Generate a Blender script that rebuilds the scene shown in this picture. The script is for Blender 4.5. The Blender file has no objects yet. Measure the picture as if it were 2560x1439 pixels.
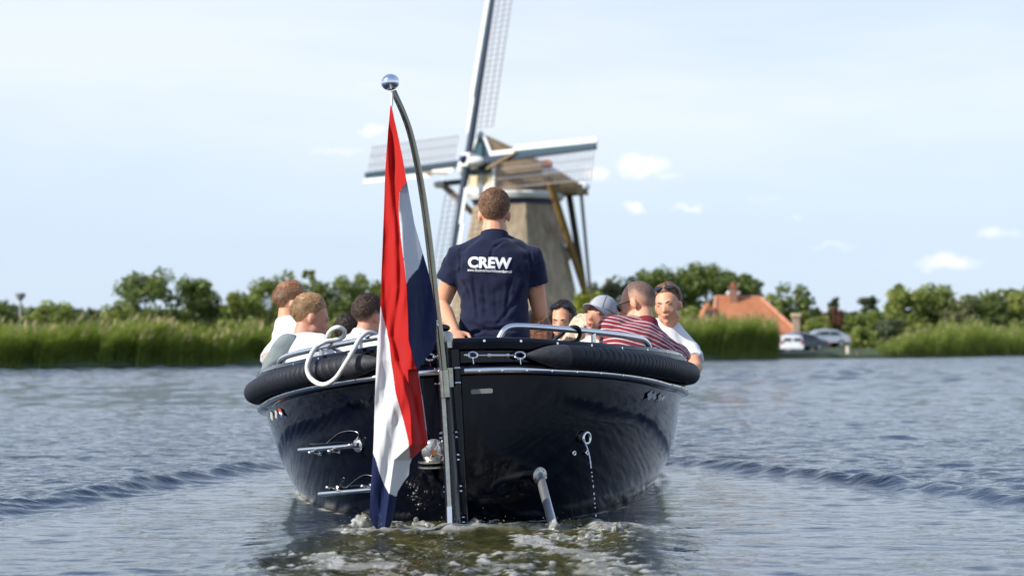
import bpy, math, random
import numpy as np
from mathutils import Vector, Matrix, Euler
random.seed(7); RNG = np.random.default_rng(7)
C = bpy.context.scene.collection
scene = bpy.context.scene
R = math.radians
# ------------------------------------------------------------------ camera
F = 4978.0; CAMH = 0.80; HOR = 868.0
PITCH = math.atan((HOR - 719.5) / F)
cam = bpy.data.cameras.new('camera'); cam_o = bpy.data.objects.new('camera', cam); C.objects.link(cam_o)
cam.sensor_width = 36.0; cam.lens = 36.0 * F / 2560.0
cam.clip_start = 0.1; cam.clip_end = 20000
cam_o.location = (0, 0, CAMH); cam_o.rotation_euler = (math.pi / 2 + PITCH, 0, 0)
cam.dof.use_dof = True; cam.dof.focus_distance = 9.4; cam.dof.aperture_fstop = 3.2
scene.camera = cam_o
# ------------------------------------------------------------------ sun and sky
SUN = Vector((-0.78, -0.40, 0.56)).normalized()
sun_el = math.asin(SUN.z); sun_az = math.atan2(SUN.x, SUN.y)
w = bpy.data.worlds.new("World"); scene.world = w; w.use_nodes = True
nt = w.node_tree; nt.nodes.clear()
class NT:
    def __init__(s, tree): s.t = tree
    def n(s, typ, **kw):
        nd = s.t.nodes.new(typ)
        for k, v in kw.items(): setattr(nd, k, v)
        return nd
    def put(s, sock, v):
        if v is None: return
        if hasattr(v, 'is_linked') or hasattr(v, 'links'): s.t.links.new(v, sock)
        else: sock.default_value = v
    def math(s, op, a, b=None, clamp=False):
        nd = s.n('ShaderNodeMath', operation=op); nd.use_clamp = clamp
        s.put(nd.inputs[0], a); s.put(nd.inputs[1], b); return nd.outputs[0]
    def vmath(s, op, a, b=None):
        nd = s.n('ShaderNodeVectorMath', operation=op); s.put(nd.inputs[0], a); s.put(nd.inputs[1], b)
        return nd.outputs['Value'] if op in ('LENGTH', 'DOT_PRODUCT', 'DISTANCE') else nd.outputs[0]
    def ramp(s, v, stops):
        nd = s.n('ShaderNodeValToRGB'); s.put(nd.inputs[0], v); cr = nd.color_ramp
        while len(cr.elements) > 1: cr.elements.remove(cr.elements[-1])
        cr.elements[0].position = stops[0][0]; cr.elements[0].color = stops[0][1]
        for p, c in stops[1:]:
            e = cr.elements.new(p); e.color = c
        return nd.outputs[0]
    def mix(s, f, a, b, typ='MIX'):
        nd = s.n('ShaderNodeMix', data_type='RGBA', blend_type=typ)
        s.put(nd.inputs[0], f); s.put(nd.inputs[6], a); s.put(nd.inputs[7], b); return nd.outputs[2]
    def noise(s, vec, scale, detail=3, rough=0.55, dist=0.0):
        nd = s.n('ShaderNodeTexNoise'); s.put(nd.inputs['Vector'], vec)
        nd.inputs['Scale'].default_value = scale; nd.inputs['Detail'].default_value = detail
        nd.inputs['Roughness'].default_value = rough; nd.inputs['Distortion'].default_value = dist
        return nd.outputs['Fac']
    def mapping(s, vec, scale=(1, 1, 1), rot=(0, 0, 0), loc=(0, 0, 0)):
        nd = s.n('ShaderNodeMapping'); s.put(nd.inputs[0], vec)
        nd.inputs['Location'].default_value = loc; nd.inputs['Rotation'].default_value = rot; nd.inputs['Scale'].default_value = scale
        return nd.outputs[0]
def c4(c): return (c[0], c[1], c[2], 1.0)
T = NT(nt)
geo = T.n('ShaderNodeTexCoord').outputs['Generated']
sky = T.n('ShaderNodeTexSky', sky_type='NISHITA'); sky.sun_disc = False
sky.sun_elevation = sun_el; sky.sun_rotation = sun_az; sky.air_density = 1.0; sky.dust_density = 0.6; sky.ozone_density = 2.0
SKY_K = 0.115
sep = T.n('ShaderNodeSeparateXYZ'); T.put(sep.inputs[0], geo)
el = sep.outputs[2]
# thin high veil that whitens the sky above a few degrees
vn = T.noise(T.mapping(geo, (2.2, 2.2, 9.0)), 1.6, 4, 0.5, 0.3)
veil = T.math('MULTIPLY', T.ramp(el, [(0.0, (.05,)*3+(1,)), (0.05, (.10,)*3+(1,)), (0.12, (.8,)*3+(1,)), (0.18, (.75,)*3+(1,)), (0.27, (.25,)*3+(1,)), (0.6, (.12,)*3+(1,)), (1, (.06,)*3+(1,))]),
               T.ramp(vn, [(0.3, (.35,)*3+(1,)), (0.62, (1,)*3+(1,))]))
air = T.mix(T.ramp(el, [(0.12, (0, 0, 0, 1)), (0.40, (.75,)*3+(1,)), (1, (1,)*4)]), (4.7, 5.75, 7.3, 1), (2.1, 3.3, 6.4, 1))
base_sky = T.mix(T.ramp(el, [(0.0, (.85,)*3+(1,)), (0.15, (.72,)*3+(1,)), (1, (.6,)*3+(1,))]), sky.outputs[0], air)
skyc = T.mix(veil, base_sky, (6.6, 7.05, 7.5, 1))
# low cumulus puffs, each at its own bearing
def cloud_dir(px, py):
    v = Vector(((px - 1280) / F, 1.0, (HOR - py) / F)); return v.normalized()
wob = T.n('ShaderNodeTexNoise'); T.put(wob.inputs['Vector'], geo); wob.inputs['Scale'].default_value = 75; wob.inputs['Detail'].default_value = 4
wv = T.vmath('MULTIPLY', T.vmath('SUBTRACT', wob.outputs['Color'], (0.5, 0.5, 0.5)), (0.022, 0.022, 0.013))
gd = T.vmath('ADD', geo, wv)
mask = None
for px, py, wx, hy, k in [(1605, 412, 62, 27, .95), (1482, 425, 34, 20, .8), (1592, 519, 34, 14, .8), (1724, 520, 34, 9, .45), (2378, 655, 62, 24, .75),
                          (2490, 582, 36, 15, .5), (930, 320, 36, 14, .6), (1985, 543, 24, 10, .25), (2080, 615, 60, 9, .22), (1655, 448, 40, 9, .35),
                          (850, 378, 60, 10, .3)]:
    d = cloud_dir(px, py)
    q = T.vmath('MULTIPLY', T.vmath('SUBTRACT', gd, tuple(d)), (F / wx, F / wx, F / hy))
    l = T.vmath('LENGTH', q)
    m = T.math('MULTIPLY', T.ramp(T.math('DIVIDE', l, 2.0), [(0.2, (1,)*4), (0.62, (0, 0, 0, 1))]), k)
    mask = m if mask is None else T.math('MAXIMUM', mask, m)
# the same scattered puffs all round the horizon
pn = T.noise(T.mapping(geo, (6, 6, 26), loc=(5.3, 2.9, 0.4)), 2.2, 5, 0.55)
band = T.ramp(el, [(0.0, (0, 0, 0, 1)), (0.03, (.6,)*4), (0.2, (.6,)*4), (0.4, (0, 0, 0, 1))])
mask = T.math('MAXIMUM', mask, T.math('MULTIPLY', band, T.ramp(pn, [(0.70, (0, 0, 0, 1)), (0.82, (.7,)*4)])))
skyc = T.mix(mask, skyc, (8.0, 8.0, 8.2, 1))
bg = T.n('ShaderNodeBackground'); T.put(bg.inputs[0], skyc); bg.inputs[1].default_value = SKY_K
wo = T.n('ShaderNodeOutputWorld'); nt.links.new(bg.outputs[0], wo.inputs[0])
sun = bpy.data.lights.new('sun', 'SUN'); sun.energy = 4.6; sun.angle = R(0.55); sun.color = (1.0, 0.95, 0.87)
sun_o = bpy.data.objects.new('sun', sun); C.objects.link(sun_o)
sun_o.rotation_euler = SUN.to_track_quat('Z', 'Y').to_euler(); sun_o.location = (-20, -10, 30)
scene.view_settings.view_transform = 'Standard'; scene.view_settings.look = 'None'
scene.view_settings.exposure = 0.32; scene.view_settings.gamma = 1.0
scene.cycles.max_bounces = 7; scene.cycles.diffuse_bounces = 3; scene.cycles.glossy_bounces = 4
scene.cycles.transparent_max_bounces = 8; scene.cycles.caustics_reflective = False; scene.cycles.caustics_refractive = False
scene.cycles.sample_clamp_indirect = 6
try:
    scene.cycles.use_denoising = True; scene.cycles.denoiser = 'OPENIMAGEDENOISE'
except Exception: pass
# ------------------------------------------------------------------ helpers
def P(px, py, D):
    """a point D metres ahead of the photographer, seen at photo pixel px, py"""
    dx = (px - 1280.0) / F; dz = (719.5 - py) / F
    cy = math.cos(PITCH) - math.sin(PITCH) * dz; cz = math.sin(PITCH) + math.cos(PITCH) * dz
    k = D / cy
    return Vector((dx * k, D, CAMH + cz * k))
def dist_ground(py): return F * CAMH / (py - HOR)
FRAME = {}     # world matrix of every parent
def tag(o, label=None, cat=None, group=None, kind=None):
    for k, v in (('label', label), ('category', cat), ('group', group), ('kind', kind)):
        if v: o[k] = v
    return o
def empty(name, M, label, cat, group=None):
    if not isinstance(M, Matrix): M = Matrix.Translation(M)
    o = bpy.data.objects.new(name, None); C.objects.link(o); o.matrix_world = M; o.empty_display_size = 0.2
    FRAME[o] = M.copy(); return tag(o, label, cat, group)
def mesh_obj(name, me, mats, parent=None, smooth=True):
    if not isinstance(mats, (list, tuple)): mats = [mats]
    for m in mats: me.materials.append(m)
    o = bpy.data.objects.new(name, me); C.objects.link(o)
    if parent is not None: o.parent = parent; FRAME[o] = FRAME[parent]
    else: FRAME[o] = Matrix.Identity(4)
    if smooth: me.shade_smooth()
    return o
def np_mesh(name, V, Q, mats, parent=None, smooth=True, attrs=None, mi=None):
    V = np.asarray(V, dtype=np.float32); Q = np.asarray(Q, dtype=np.int32)
    me = bpy.data.meshes.new(name)
    me.vertices.add(len(V)); me.vertices.foreach_set('co', V.ravel())
    k = Q.shape[1]
    me.loops.add(Q.size); me.loops.foreach_set('vertex_index', Q.ravel())
    me.polygons.add(len(Q)); me.polygons.foreach_set('loop_start', np.arange(0, Q.size, k, dtype=np.int32))
    try: me.polygons.foreach_set('loop_total', np.full(len(Q), k, dtype=np.int32))
    except Exception: pass
    if mi is not None: me.polygons.foreach_set('material_index', np.asarray(mi, dtype=np.int32))
    me.update(calc_edges=True)
    for an, (typ, arr) in (attrs or {}).items():
        a = me.attributes.new(an, typ, 'POINT')
        a.data.foreach_set('color' if typ == 'FLOAT_COLOR' else 'value', np.asarray(arr, dtype=np.float32).ravel())
    return mesh_obj(name, me, mats, parent, smooth)
class G:
    """collects shapes that become ONE mesh object"""
    def __init__(s): s.v = []; s.f = []; s.m = []
    def add(s, vs, fs, mi=0):
        b = len(s.v); s.v.extend(Vector(v) for v in vs); s.f.extend(tuple(b + i for i in f) for f in fs); s.m.extend([mi] * len(fs)); return s
    def box(s, c, size, rot=None, mi=0, bev=0.0):
        hx, hy, hz = size[0] / 2, size[1] / 2, size[2] / 2
        Rm = rot if rot is not None else Matrix.Identity(3)
        vs = [Vector(c) + Rm @ Vector((x * hx, y * hy, z * hz)) for z in (-1, 1) for y in (-1, 1) for x in (-1, 1)]
        return s.add(vs, [(0, 2, 3, 1), (4, 5, 7, 6), (0, 1, 5, 4), (2, 6, 7, 3), (0, 4, 6, 2), (1, 3, 7, 5)], mi)
    def beam(s, a, b, w, h, up=(0, 0, 1), mi=0, w2=None, h2=None):
        a = Vector(a); b = Vector(b); d = (b - a).normalized(); up = Vector(up)
        x = d.cross(up).normalized(); z = x.cross(d).normalized(); w2 = w if w2 is None else w2; h2 = h if h2 is None else h2
        vs = []
        for p, ww, hh in ((a, w, h), (b, w2, h2)):
            vs += [p + x * ww / 2 * sx + z * hh / 2 * sz for sx, sz in ((-1, -1), (1, -1), (1, 1), (-1, 1))]
        return s.add(vs, [(3, 2, 1, 0), (4, 5, 6, 7), (0, 1, 5, 4), (1, 2, 6, 5), (2, 3, 7, 6), (3, 0, 4, 7)], mi)
    def loft(s, rings, cap=True, closed=True, mi=0):
        n = len(rings[0]); vs = [p for r in rings for p in r]; fs = []
        for i in range(len(rings) - 1):
            for j in range(n if closed else n - 1):
                a = i * n + j; b = i * n + (j + 1) % n; fs.append((a, b, b + n, a + n))
        if cap: fs.append(tuple(range(n - 1, -1, -1))); fs.append(tuple((len(rings) - 1) * n + i for i in range(n)))
        return s.add(vs, fs, mi)
    def tube(s, pts, r, seg=12, cap=True, mi=0, closed=False):
        pts = [Vector(p) for p in pts]; n = len(pts)
        rs = r if isinstance(r, (list, tuple)) else [r] * n
        rings = []; prev = None
        for i, p in enumerate(pts):
            if closed: d = pts[(i + 1) % n] - pts[i - 1]
            else: d = pts[min(i + 1, n - 1)] - pts[max(i - 1, 0)]
            d.normalize()
            if prev is None:
                x = d.cross(Vector((0, 0, 1)))
                if x.length < 0.1: x = d.cross(Vector((0, 1, 0)))
            else: x = prev - d * prev.dot(d)
            x.normalize(); prev = x; y = d.cross(x)
            rings.append([p + x * math.cos(2 * math.pi * k / seg) * rs[i] + y * math.sin(2 * math.pi * k / seg) * rs[i] for k in range(seg)])
        if closed: rings.append(rings[0])
        return s.loft(rings, cap and not closed, True, mi)
    def ell(s, c, r, rot=None, nu=16, nv=10, mi=0):
        Rm = rot if rot is not None else Matrix.Identity(3); c = Vector(c)
        if not hasattr(r, '__len__'): r = (r, r, r)
        vs = [c + Rm @ Vector((0, 0, r[2]))]
        for i in range(1, nv):
            t = math.pi * i / nv
            for j in range(nu):
                p = 2 * math.pi * j / nu
                vs.append(c + Rm @ Vector((r[0] * math.sin(t) * math.cos(p), r[1] * math.sin(t) * math.sin(p), r[2] * math.cos(t))))
        vs.append(c + Rm @ Vector((0, 0, -r[2]))); fs = []
        for j in range(nu): fs.append((0, 1 + j, 1 + (j + 1) % nu))
        for i in range(nv - 2):
            for j in range(nu):
                a = 1 + i * nu + j; b = 1 + i * nu + (j + 1) % nu; fs.append((a, a + nu, b + nu, b))
        L = len(vs) - 1
        for j in range(nu): fs.append((L, 1 + (nv - 2) * nu + (j + 1) % nu, 1 + (nv - 2) * nu + j))
        return s.add(vs, fs, mi)
    def cap2(s, a, b, ra, rb, seg=12, flat=False, mi=0):
        """tapered capsule"""
        a = Vector(a); b = Vector(b); d = (b - a); L = d.length; d.normalize()
        if flat: return s.tube([a, b], [ra, rb], seg, True, mi)
        ps = []; rs = []
        for k in range(4): t = math.pi / 2 * (1 - k / 4); ps.append(a - d * ra * math.sin(t)); rs.append(max(ra * math.cos(t), ra * 0.03))
        ps += [a, a.lerp(b, .5), b]; rs += [ra, (ra + rb) / 2, rb]
        for k in range(1, 5): t = math.pi / 2 * k / 4; ps.append(b + d * rb * math.sin(t)); rs.append(max(rb * math.cos(t), rb * 0.03))
        return s.tube(ps, rs, seg, True, mi)
    def disc(s, c, n, r, th, seg=24, mi=0, r2=None):
        c = Vector(c); n = Vector(n).normalized(); return s.tube([c, c + n * th], [r, r if r2 is None else r2], seg, True, mi)
    def build(s, name, mats, parent=None, local=False, smooth=True, origin=None):
        if parent is not None and not local:
            Mi = FRAME[parent].inverted(); vs = [Mi @ v for v in s.v]
        elif origin is not None: vs = [v - Vector(origin) for v in s.v]
        else: vs = s.v
        me = bpy.data.meshes.new(name); me.from_pydata([tuple(v) for v in vs], [], s.f)
        me.polygons.foreach_set('material_index', s.m); me.update()
        o = mesh_obj(name, me, mats, parent, smooth)
        if origin is not None and parent is None: o.location = origin; FRAME[o] = Matrix.Translation(origin)
        if smooth: auto_smooth(me)
        return o
def auto_smooth(me, ang=40):
    n = len(me.edges)
    if n == 0: return
    # mark sharp edges by face angle
    pn = np.empty(len(me.polygons) * 3, dtype=np.float32); me.polygons.foreach_get('normal', pn); pn = pn.reshape(-1, 3)
    le = np.empty(len(me.loops), dtype=np.int32); me.loops.foreach_get('edge_index', le)
    lt = np.empty(len(me.polygons), dtype=np.int32); me.polygons.foreach_get('loop_total', lt)
    lp = np.repeat(np.arange(len(lt)), lt); order = np.argsort(le, kind='stable'); es = le[order]; ps = lp[order]
    first = np.searchsorted(es, np.arange(n)); cnt = np.searchsorted(es, np.arange(n), side='right') - first
    sharp = np.zeros(n, dtype=bool); two = cnt == 2
    a = ps[first[two]]; b = ps[first[two] + 1]
    sharp[two] = (pn[a] * pn[b]).sum(1) < math.cos(R(ang))
    me.edges.foreach_set('use_edge_sharp', sharp)
def copy_tree(o, parent=None, link=True):
    c = o.copy(); C.objects.link(c)
    if parent is not None: c.parent = parent
    FRAME[c] = FRAME.get(o, Matrix.Identity(4))
    for ch in [x for x in o.children]: copy_tree(ch, c)
    return c
# ---- lattice noise in numpy
def _h(ix, iy, iz, seed):
    n = (ix.astype(np.int64) * 374761393 + iy.astype(np.int64) * 668265263 + iz.astype(np.int64) * 2147483647 // 3 + seed * 1274126177) & 0xffffffff
    n = ((n ^ (n >> 13)) * 1274126177) & 0xffffffff
    return ((n ^ (n >> 16)) & 0xffff) / 32767.5 - 1.0
def vn3(x, y, z, seed=0):
    x = np.asarray(x, float); y = np.asarray(y, float) + 0 * x; z = np.asarray(z, float) + 0 * x
    ix = np.floor(x).astype(int); iy = np.floor(y).astype(int); iz = np.floor(z).astype(int)
    fx, fy, fz = x - ix, y - iy, z - iz
    fx = fx*fx*fx*(fx*(fx*6-15)+10); fy = fy*fy*fy*(fy*(fy*6-15)+10); fz = fz*fz*fz*(fz*(fz*6-15)+10)
    r = 0
    for a in (0, 1):
        for b in (0, 1):
            for c in (0, 1):
                r = r + _h(ix + a, iy + b, iz + c, seed) * (fx if a else 1 - fx) * (fy if b else 1 - fy) * (fz if c else 1 - fz)
    return r
def fbm(x, y, z=0.0, seed=0, o=4, g=0.5):
    r = 0; a = 1.0; k = 1.0; s = 0
    for i in range(o): r = r + a * vn3(x * k, y * k, np.asarray(z) * k, seed + i * 17); s += a; a *= g; k *= 2.03
    return r / s
def sstep(a, b, x): t = np.clip((x - a) / (b - a), 0, 1); return t * t * (3 - 2 * t)
# ------------------------------------------------------------------ materials
def mat(name, col, rough=0.6, metal=0.0, var=0.0, vscale=8.0, col2=None, bump=0.0, bscale=30.0, spec=0.5, coat=0.0, stretch=(1, 1, 1), trans=0.0, sheen=0.0, rvar=0.0, detail=4, coords='Object', sub=0.0):
    m = bpy.data.materials.new(name); m.use_nodes = True; t = NT(m.node_tree); b = m.node_tree.nodes['Principled BSDF']
    b.inputs['Roughness'].default_value = rough; b.inputs['Metallic'].default_value = metal
    b.inputs['Specular IOR Level'].default_value = spec; b.inputs['Coat Weight'].default_value = coat; b.inputs['Coat Roughness'].default_value = 0.06
    if sheen: b.inputs['Sheen Weight'].default_value = sheen
    if sub: b.inputs['Subsurface Weight'].default_value = sub; b.inputs['Subsurface Radius'].default_value = (.02, .008, .004); b.inputs['Subsurface Scale'].default_value = 1.0
    co = t.n('ShaderNodeTexCoord').outputs[coords]
    mp = t.mapping(co, stretch)
    if col2 is None: col2 = tuple(min(1, c * (1 + var)) for c in col); col1 = tuple(c * (1 - var) for c in col)
    else: col1 = col
    n = t.noise(mp, vscale, detail, 0.6)
    cc = t.mix(t.ramp(n, [(0.3, (0, 0, 0, 1)), (0.7, (1, 1, 1, 1))]), c4(col1), c4(col2))
    t.put(b.inputs['Base Color'], cc)
    if rvar: t.put(b.inputs['Roughness'], t.math('ADD', rough, t.math('MULTIPLY', t.math('SUBTRACT', t.noise(mp, vscale * 2.3, 4, .6), 0.5), rvar * 2), True))
    if bump:
        bn = t.n('ShaderNodeBump'); bn.inputs['Strength'].default_value = 1.0; bn.inputs['Distance'].default_value = bump
        t.put(bn.inputs['Height'], t.noise(mp, bscale, 4, 0.6)); t.put(b.inputs['Normal'], bn.outputs[0])
    if trans:
        out = m.node_tree.nodes['Material Output']; tr = t.n('ShaderNodeBsdfTranslucent'); t.put(tr.inputs[0], cc)
        mx = t.n('ShaderNodeMixShader'); mx.inputs[0].default_value = trans
        t.put(mx.inputs[1], b.outputs[0]); t.put(mx.inputs[2], tr.outputs[0]); t.put(out.inputs[0], mx.outputs[0])
    return m
def leaf_mat(name, dark, light, trans=0.35, rough=0.55, blotch=0.5):
    """leaves: own colour per leaf and per clump"""
    m = bpy.data.materials.new(name); m.use_nodes = True; t = NT(m.node_tree); b = m.node_tree.nodes['Principled BSDF']
    b.inputs['Roughness'].default_value = rough; b.inputs['Specular IOR Level'].default_value = 0.25
    g = t.n('ShaderNodeNewGeometry'); co = t.n('ShaderNodeTexCoord').outputs['Object']
    f = t.math('ADD', t.math('MULTIPLY', g.outputs['Random Per Island'], 1 - blotch), t.math('MULTIPLY', t.ramp(t.noise(co, 0.7, 2, .5), [(.3, (0, 0, 0, 1)), (.7, (1, 1, 1, 1))]), blotch))
    cc = t.mix(f, c4(dark), c4(light)); t.put(b.inputs['Base Color'], cc)
    out = m.node_tree.nodes['Material Output']; tr = t.n('ShaderNodeBsdfTranslucent'); t.put(tr.inputs[0], t.mix(0.5, cc, (light[0]*1.5, light[1]*1.6, light[2]*.6, 1)))
    mx = t.n('ShaderNodeMixShader'); mx.inputs[0].default_value = trans
    t.put(mx.inputs[1], b.outputs[0]); t.put(mx.inputs[2], tr.outputs[0]); t.put(out.inputs[0], mx.outputs[0])
    return m
# ================================================================== WATER
BX, BY = -0.235, 9.0          # where the stern meets the water
def make_water():
    ys_f = [5.2]
    while ys_f[-1] < 330: ys_f.append(ys_f[-1] * (1.0026 if ys_f[-1] < 26 else 1.0042 if ys_f[-1] < 210 else 1.02))
    ys = np.array([-80, -30, -10, 0, 3, 4.4] + ys_f + [400, 600, 1000])
    u = np.linspace(-1, 1, 560); ext = np.array([1.15, 1.6, 3, 8])
    u = np.concatenate([-ext[::-1], u, ext])
    hw = np.where(ys < 5.2, 0.31 * 5.2 + 0.5, 0.31 * ys + 0.5)
    X = u[None, :] * hw[:, None]; X = np.where(np.abs(u)[None, :] > 7, np.sign(u)[None, :] * 1500, X)
    Y = np.repeat(ys[:, None], len(u), 1)
    x = X.ravel(); y = Y.ravel()
    sp = np.where(y > 5, y * (.0026 if True else 0), 10.0); sp = np.where(y > 26, y * .0042, sp); sp = np.where(y > 210, y * .02, sp)
    # distance to the bow-wave arms
    def arm(x0, y0, x1, y1):
        dx, dy = x1 - x0, y1 - y0; L = math.hypot(dx, dy); dx /= L; dy /= L
        t = (x - x0) * dx + (y - y0) * dy; n = (x - x0) * -dy + (y - y0) * dx
        return t, n
    tl, nl = arm(-1.62, 13.7, -2.62, 9.9); tr, nr = arm(1.25, 14.0, 2.85, 10.2)
    inside = sstep(-.1, .25, nl) * sstep(.1, -.25, nr) * sstep(14.5, 13.2, y)   # ruffled less between the arms
    inside = inside * (y < 20)
    z = np.zeros_like(x)
    rs = np.random.default_rng(3)
    wx, wy = x + .35 * vn3(x * .5, y * .5, 0, 5), y + .35 * vn3(x * .5, y * .5, 3, 6)
    for i in range(46):
        lam = 0.16 * (16.0 ** (i / 45)); th = R(rs.uniform(-75, 75) + 85)
        k = 2 * math.pi / lam; ph = rs.uniform(0, 6.28)
        a = 0.0075 * lam / (2 * math.pi) * (2.2 if lam < .32 else 1.3 if lam < .7 else .42 if lam < 1.5 else .3)
        if lam > .7: a = a * (1 + (4.2 if lam < 1.5 else 4.8) * sstep(22, 60, y))
        fade = sstep(2.2, 4.5, lam / sp)
        calm = 1 - inside * (0.80 if lam > .3 else 0.6)
        z += a * 3.2 * np.sin(k * (wx * math.cos(th) + wy * math.sin(th)) + ph) * fade * calm
    hullside = sstep(1.0, .0, np.hypot((x - BX) / 2.0, (y - 9.6) / 3.2)); z *= 1 - .6 * hullside
    inside = np.maximum(inside, hullside * (y < 13))
    gust = .75 + .45 * vn3(x * .12, y * .05, 0, 9)
    z *= gust
    # bow-wave arms
    for t, n, s in ((tl, nl, 1), (tr, -nr, -1)):
        env = sstep(-.9, .1, t) * sstep(9.5, 5.5, t) * (y < 22)
        off = .025 * np.sin(t * 4.1 + s) + .07 * fbm(t * .8, t * 0, 0, 31 + s, 2)
        amp = .038 + .007 * np.sin(t * 2.3 + 2 * s) + .008 * vn3(t * 3, n * 2, 0, 8)
        z += env * (amp * np.exp(-((n - off) / .12) ** 2) - .012 * np.exp(-((n - off - .32) / .15) ** 2)
                    + .007 * np.exp(-((n - off - .62 - .1 * np.sin(t * 2)) / .13) ** 2)
                    + .0055 * np.sin(n * 30 + t * 16 * s + 3 * vn3(t * 2, n * 3, 0, 2)) * np.exp(-((n - .1) / .32) ** 2))
    # small pull-up along the hull
    # propeller wash behind the stern
    cx0 = BX + .15; q = np.clip((9.15 - y) / 2.3, 0, 1.4)
    half = .66 + .10 * q; cx = cx0 - .17 * q
    wash = sstep(half + .12, half - .22, np.abs(x - cx + .16 * fbm(y * 1.5, x * .4, 0, 41, 3))) * sstep(9.22, 8.98, y) * sstep(4.6, 6.0, y)
    m = wash > 0.001
    xx, yy = x[m], y[m]
    lump = fbm(xx * 6, yy * 3.4, 0, 50, 4); rid = 1 - np.abs(fbm(xx * 9, yy * 5.5, 0, 60, 3)) * 3.2
    fine = fbm(xx * 26, yy * 16, 0, 70, 3)
    near = sstep(8.05, 8.85, yy)
    z[m] = z[m] * (1 - .75 * wash[m]) + wash[m] * (.013 * lump + .007 * np.clip(rid, 0, 1) + .004 * fine + near * (.004 + .035 * np.clip(fbm(xx * 7, yy * 5, 2, 80, 3) + .12, 0, 1)))
    rim = np.exp(-((np.abs(x - cx) - half) / .10) ** 2) * (y < 9.1) * (y > 5)
    z += .012 * rim * sstep(4.6, 7, y)
    foam = np.zeros_like(x)
    fb = fbm(xx * 10, yy * 6.2, 0, 90, 5, .6); st = fbm(xx * 3.2 + yy * .8, yy * 1.6, 0, 95, 3)
    f = sstep(.24, .50, fb * .8 + st * .75 - .03 + near * .18) * (.32 + .4 * sstep(7.4, 8.6, yy))
    f2 = sstep(.30, .52, fbm(xx * 20, yy * 13, 4, 99, 4, .6) + .4 * st) * .6
    line = np.exp(-((yy - 8.72 + .1 * vn3(xx * 3, 0 * yy, 0, 12)) / .12) ** 2) * sstep(-.35, .25, fbm(xx * 9, yy * 9, 1, 13, 3)) * .75
    foam[m] = np.clip(np.maximum(np.maximum(f, f2), line), 0, 1) * sstep(.15, .6, wash[m])
    W_, L_, s0_, n_ = 1.06, 3.3, .06, 1.95
    sy = (y - BY - s0_) / L_; hw_ = np.where(sy < 1, W_ * (1 - np.clip(1 - sy, 0, 1) ** n_) ** (1 / n_), W_); gap = np.abs(x - BX - .024 * (y - BY)) - hw_
    edge = np.exp(-((gap - .03) / .022) ** 2) * (sy > 0) * (y < 17) * sstep(-.5, .25, vn3(x * 9, y * 7, 0, 61)) * .8
    foam = np.maximum(foam, edge)
    z[m] += foam[m] * .006 * (1 + fbm(xx * 60, yy * 40, 0, 15, 2))
    V = np.stack([x, y, z], 1); nx = len(u); ny = len(ys)
    i = np.arange(ny - 1)[:, None] * nx + np.arange(nx - 1)[None, :]; i = i.ravel()
    Q = np.stack([i, i + 1, i + 1 + nx, i + nx], 1)
    o = np_mesh('river_water', V, Q, M_water, attrs={'foam': ('FLOAT', foam), 'wash': ('FLOAT', wash), 'calm': ('FLOAT', inside), 'far': ('FLOAT', sstep(25, 150, y))})
    tag(o, kind='structure'); return o
def water_material():
    m = bpy.data.materials.new('river_water'); m.use_nodes = True; t = NT(m.node_tree); b = m.node_tree.nodes['Principled BSDF']
    at = {}
    for k in ('foam', 'wash', 'calm', 'far'):
        a = t.n('ShaderNodeAttribute', attribute_name=k); at[k] = a.outputs['Fac']
    co = t.n('ShaderNodeTexCoord').outputs['Object']
    n1 = t.noise(t.mapping(co, (.8, 1.5, 1)), 4.6, 4, 0.62, .4); n2 = t.noise(t.mapping(co, (1.0, 1.5, 1)), 9.0, 3, 0.6, .2)
    n3 = t.noise(t.mapping(co, (1, 1.6, 1)), 1.1, 2, 0.5)
    h = t.math('ADD', t.math('MULTIPLY', n1, .038), t.math('MULTIPLY', n2, .006)); h = t.math('ADD', h, t.math('MULTIPLY', n3, .008))
    h = t.math('MULTIPLY', h, t.math('SUBTRACT', 1.0, t.math('MULTIPLY', at['calm'], .72)))
    fb = t.math('MULTIPLY', t.math('MULTIPLY', t.noise(co, 60, 3, .6), at['foam']), .02)
    bn = t.n('ShaderNodeBump'); bn.inputs['Strength'].default_value = 1; bn.inputs['Distance'].default_value = 1.0
    t.put(bn.inputs['Height'], t.math('ADD', h, fb))
    t.put(b.inputs['Normal'], bn.outputs[0])
    murk = t.mix(t.ramp(t.noise(co, 2.0, 3, .6), [(.35, (0, 0, 0, 1)), (.65, (1, 1, 1, 1))]), (.030, .031, .009, 1), (.080, .074, .024, 1))
    base = t.mix(at['wash'], (.016, .030, .052, 1), murk)
    base = t.mix(at['foam'], base, (.64, .63, .57, 1)); t.put(b.inputs['Base Color'], base)
    t.put(b.inputs['Roughness'], t.math('ADD', t.math('ADD', .045, t.math('MULTIPLY', at['far'], .14)), t.math('MULTIPLY', at['foam'], .4)))
    b.inputs['IOR'].default_value = 1.333
    return m
M_water = water_material()
make_water()
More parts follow.
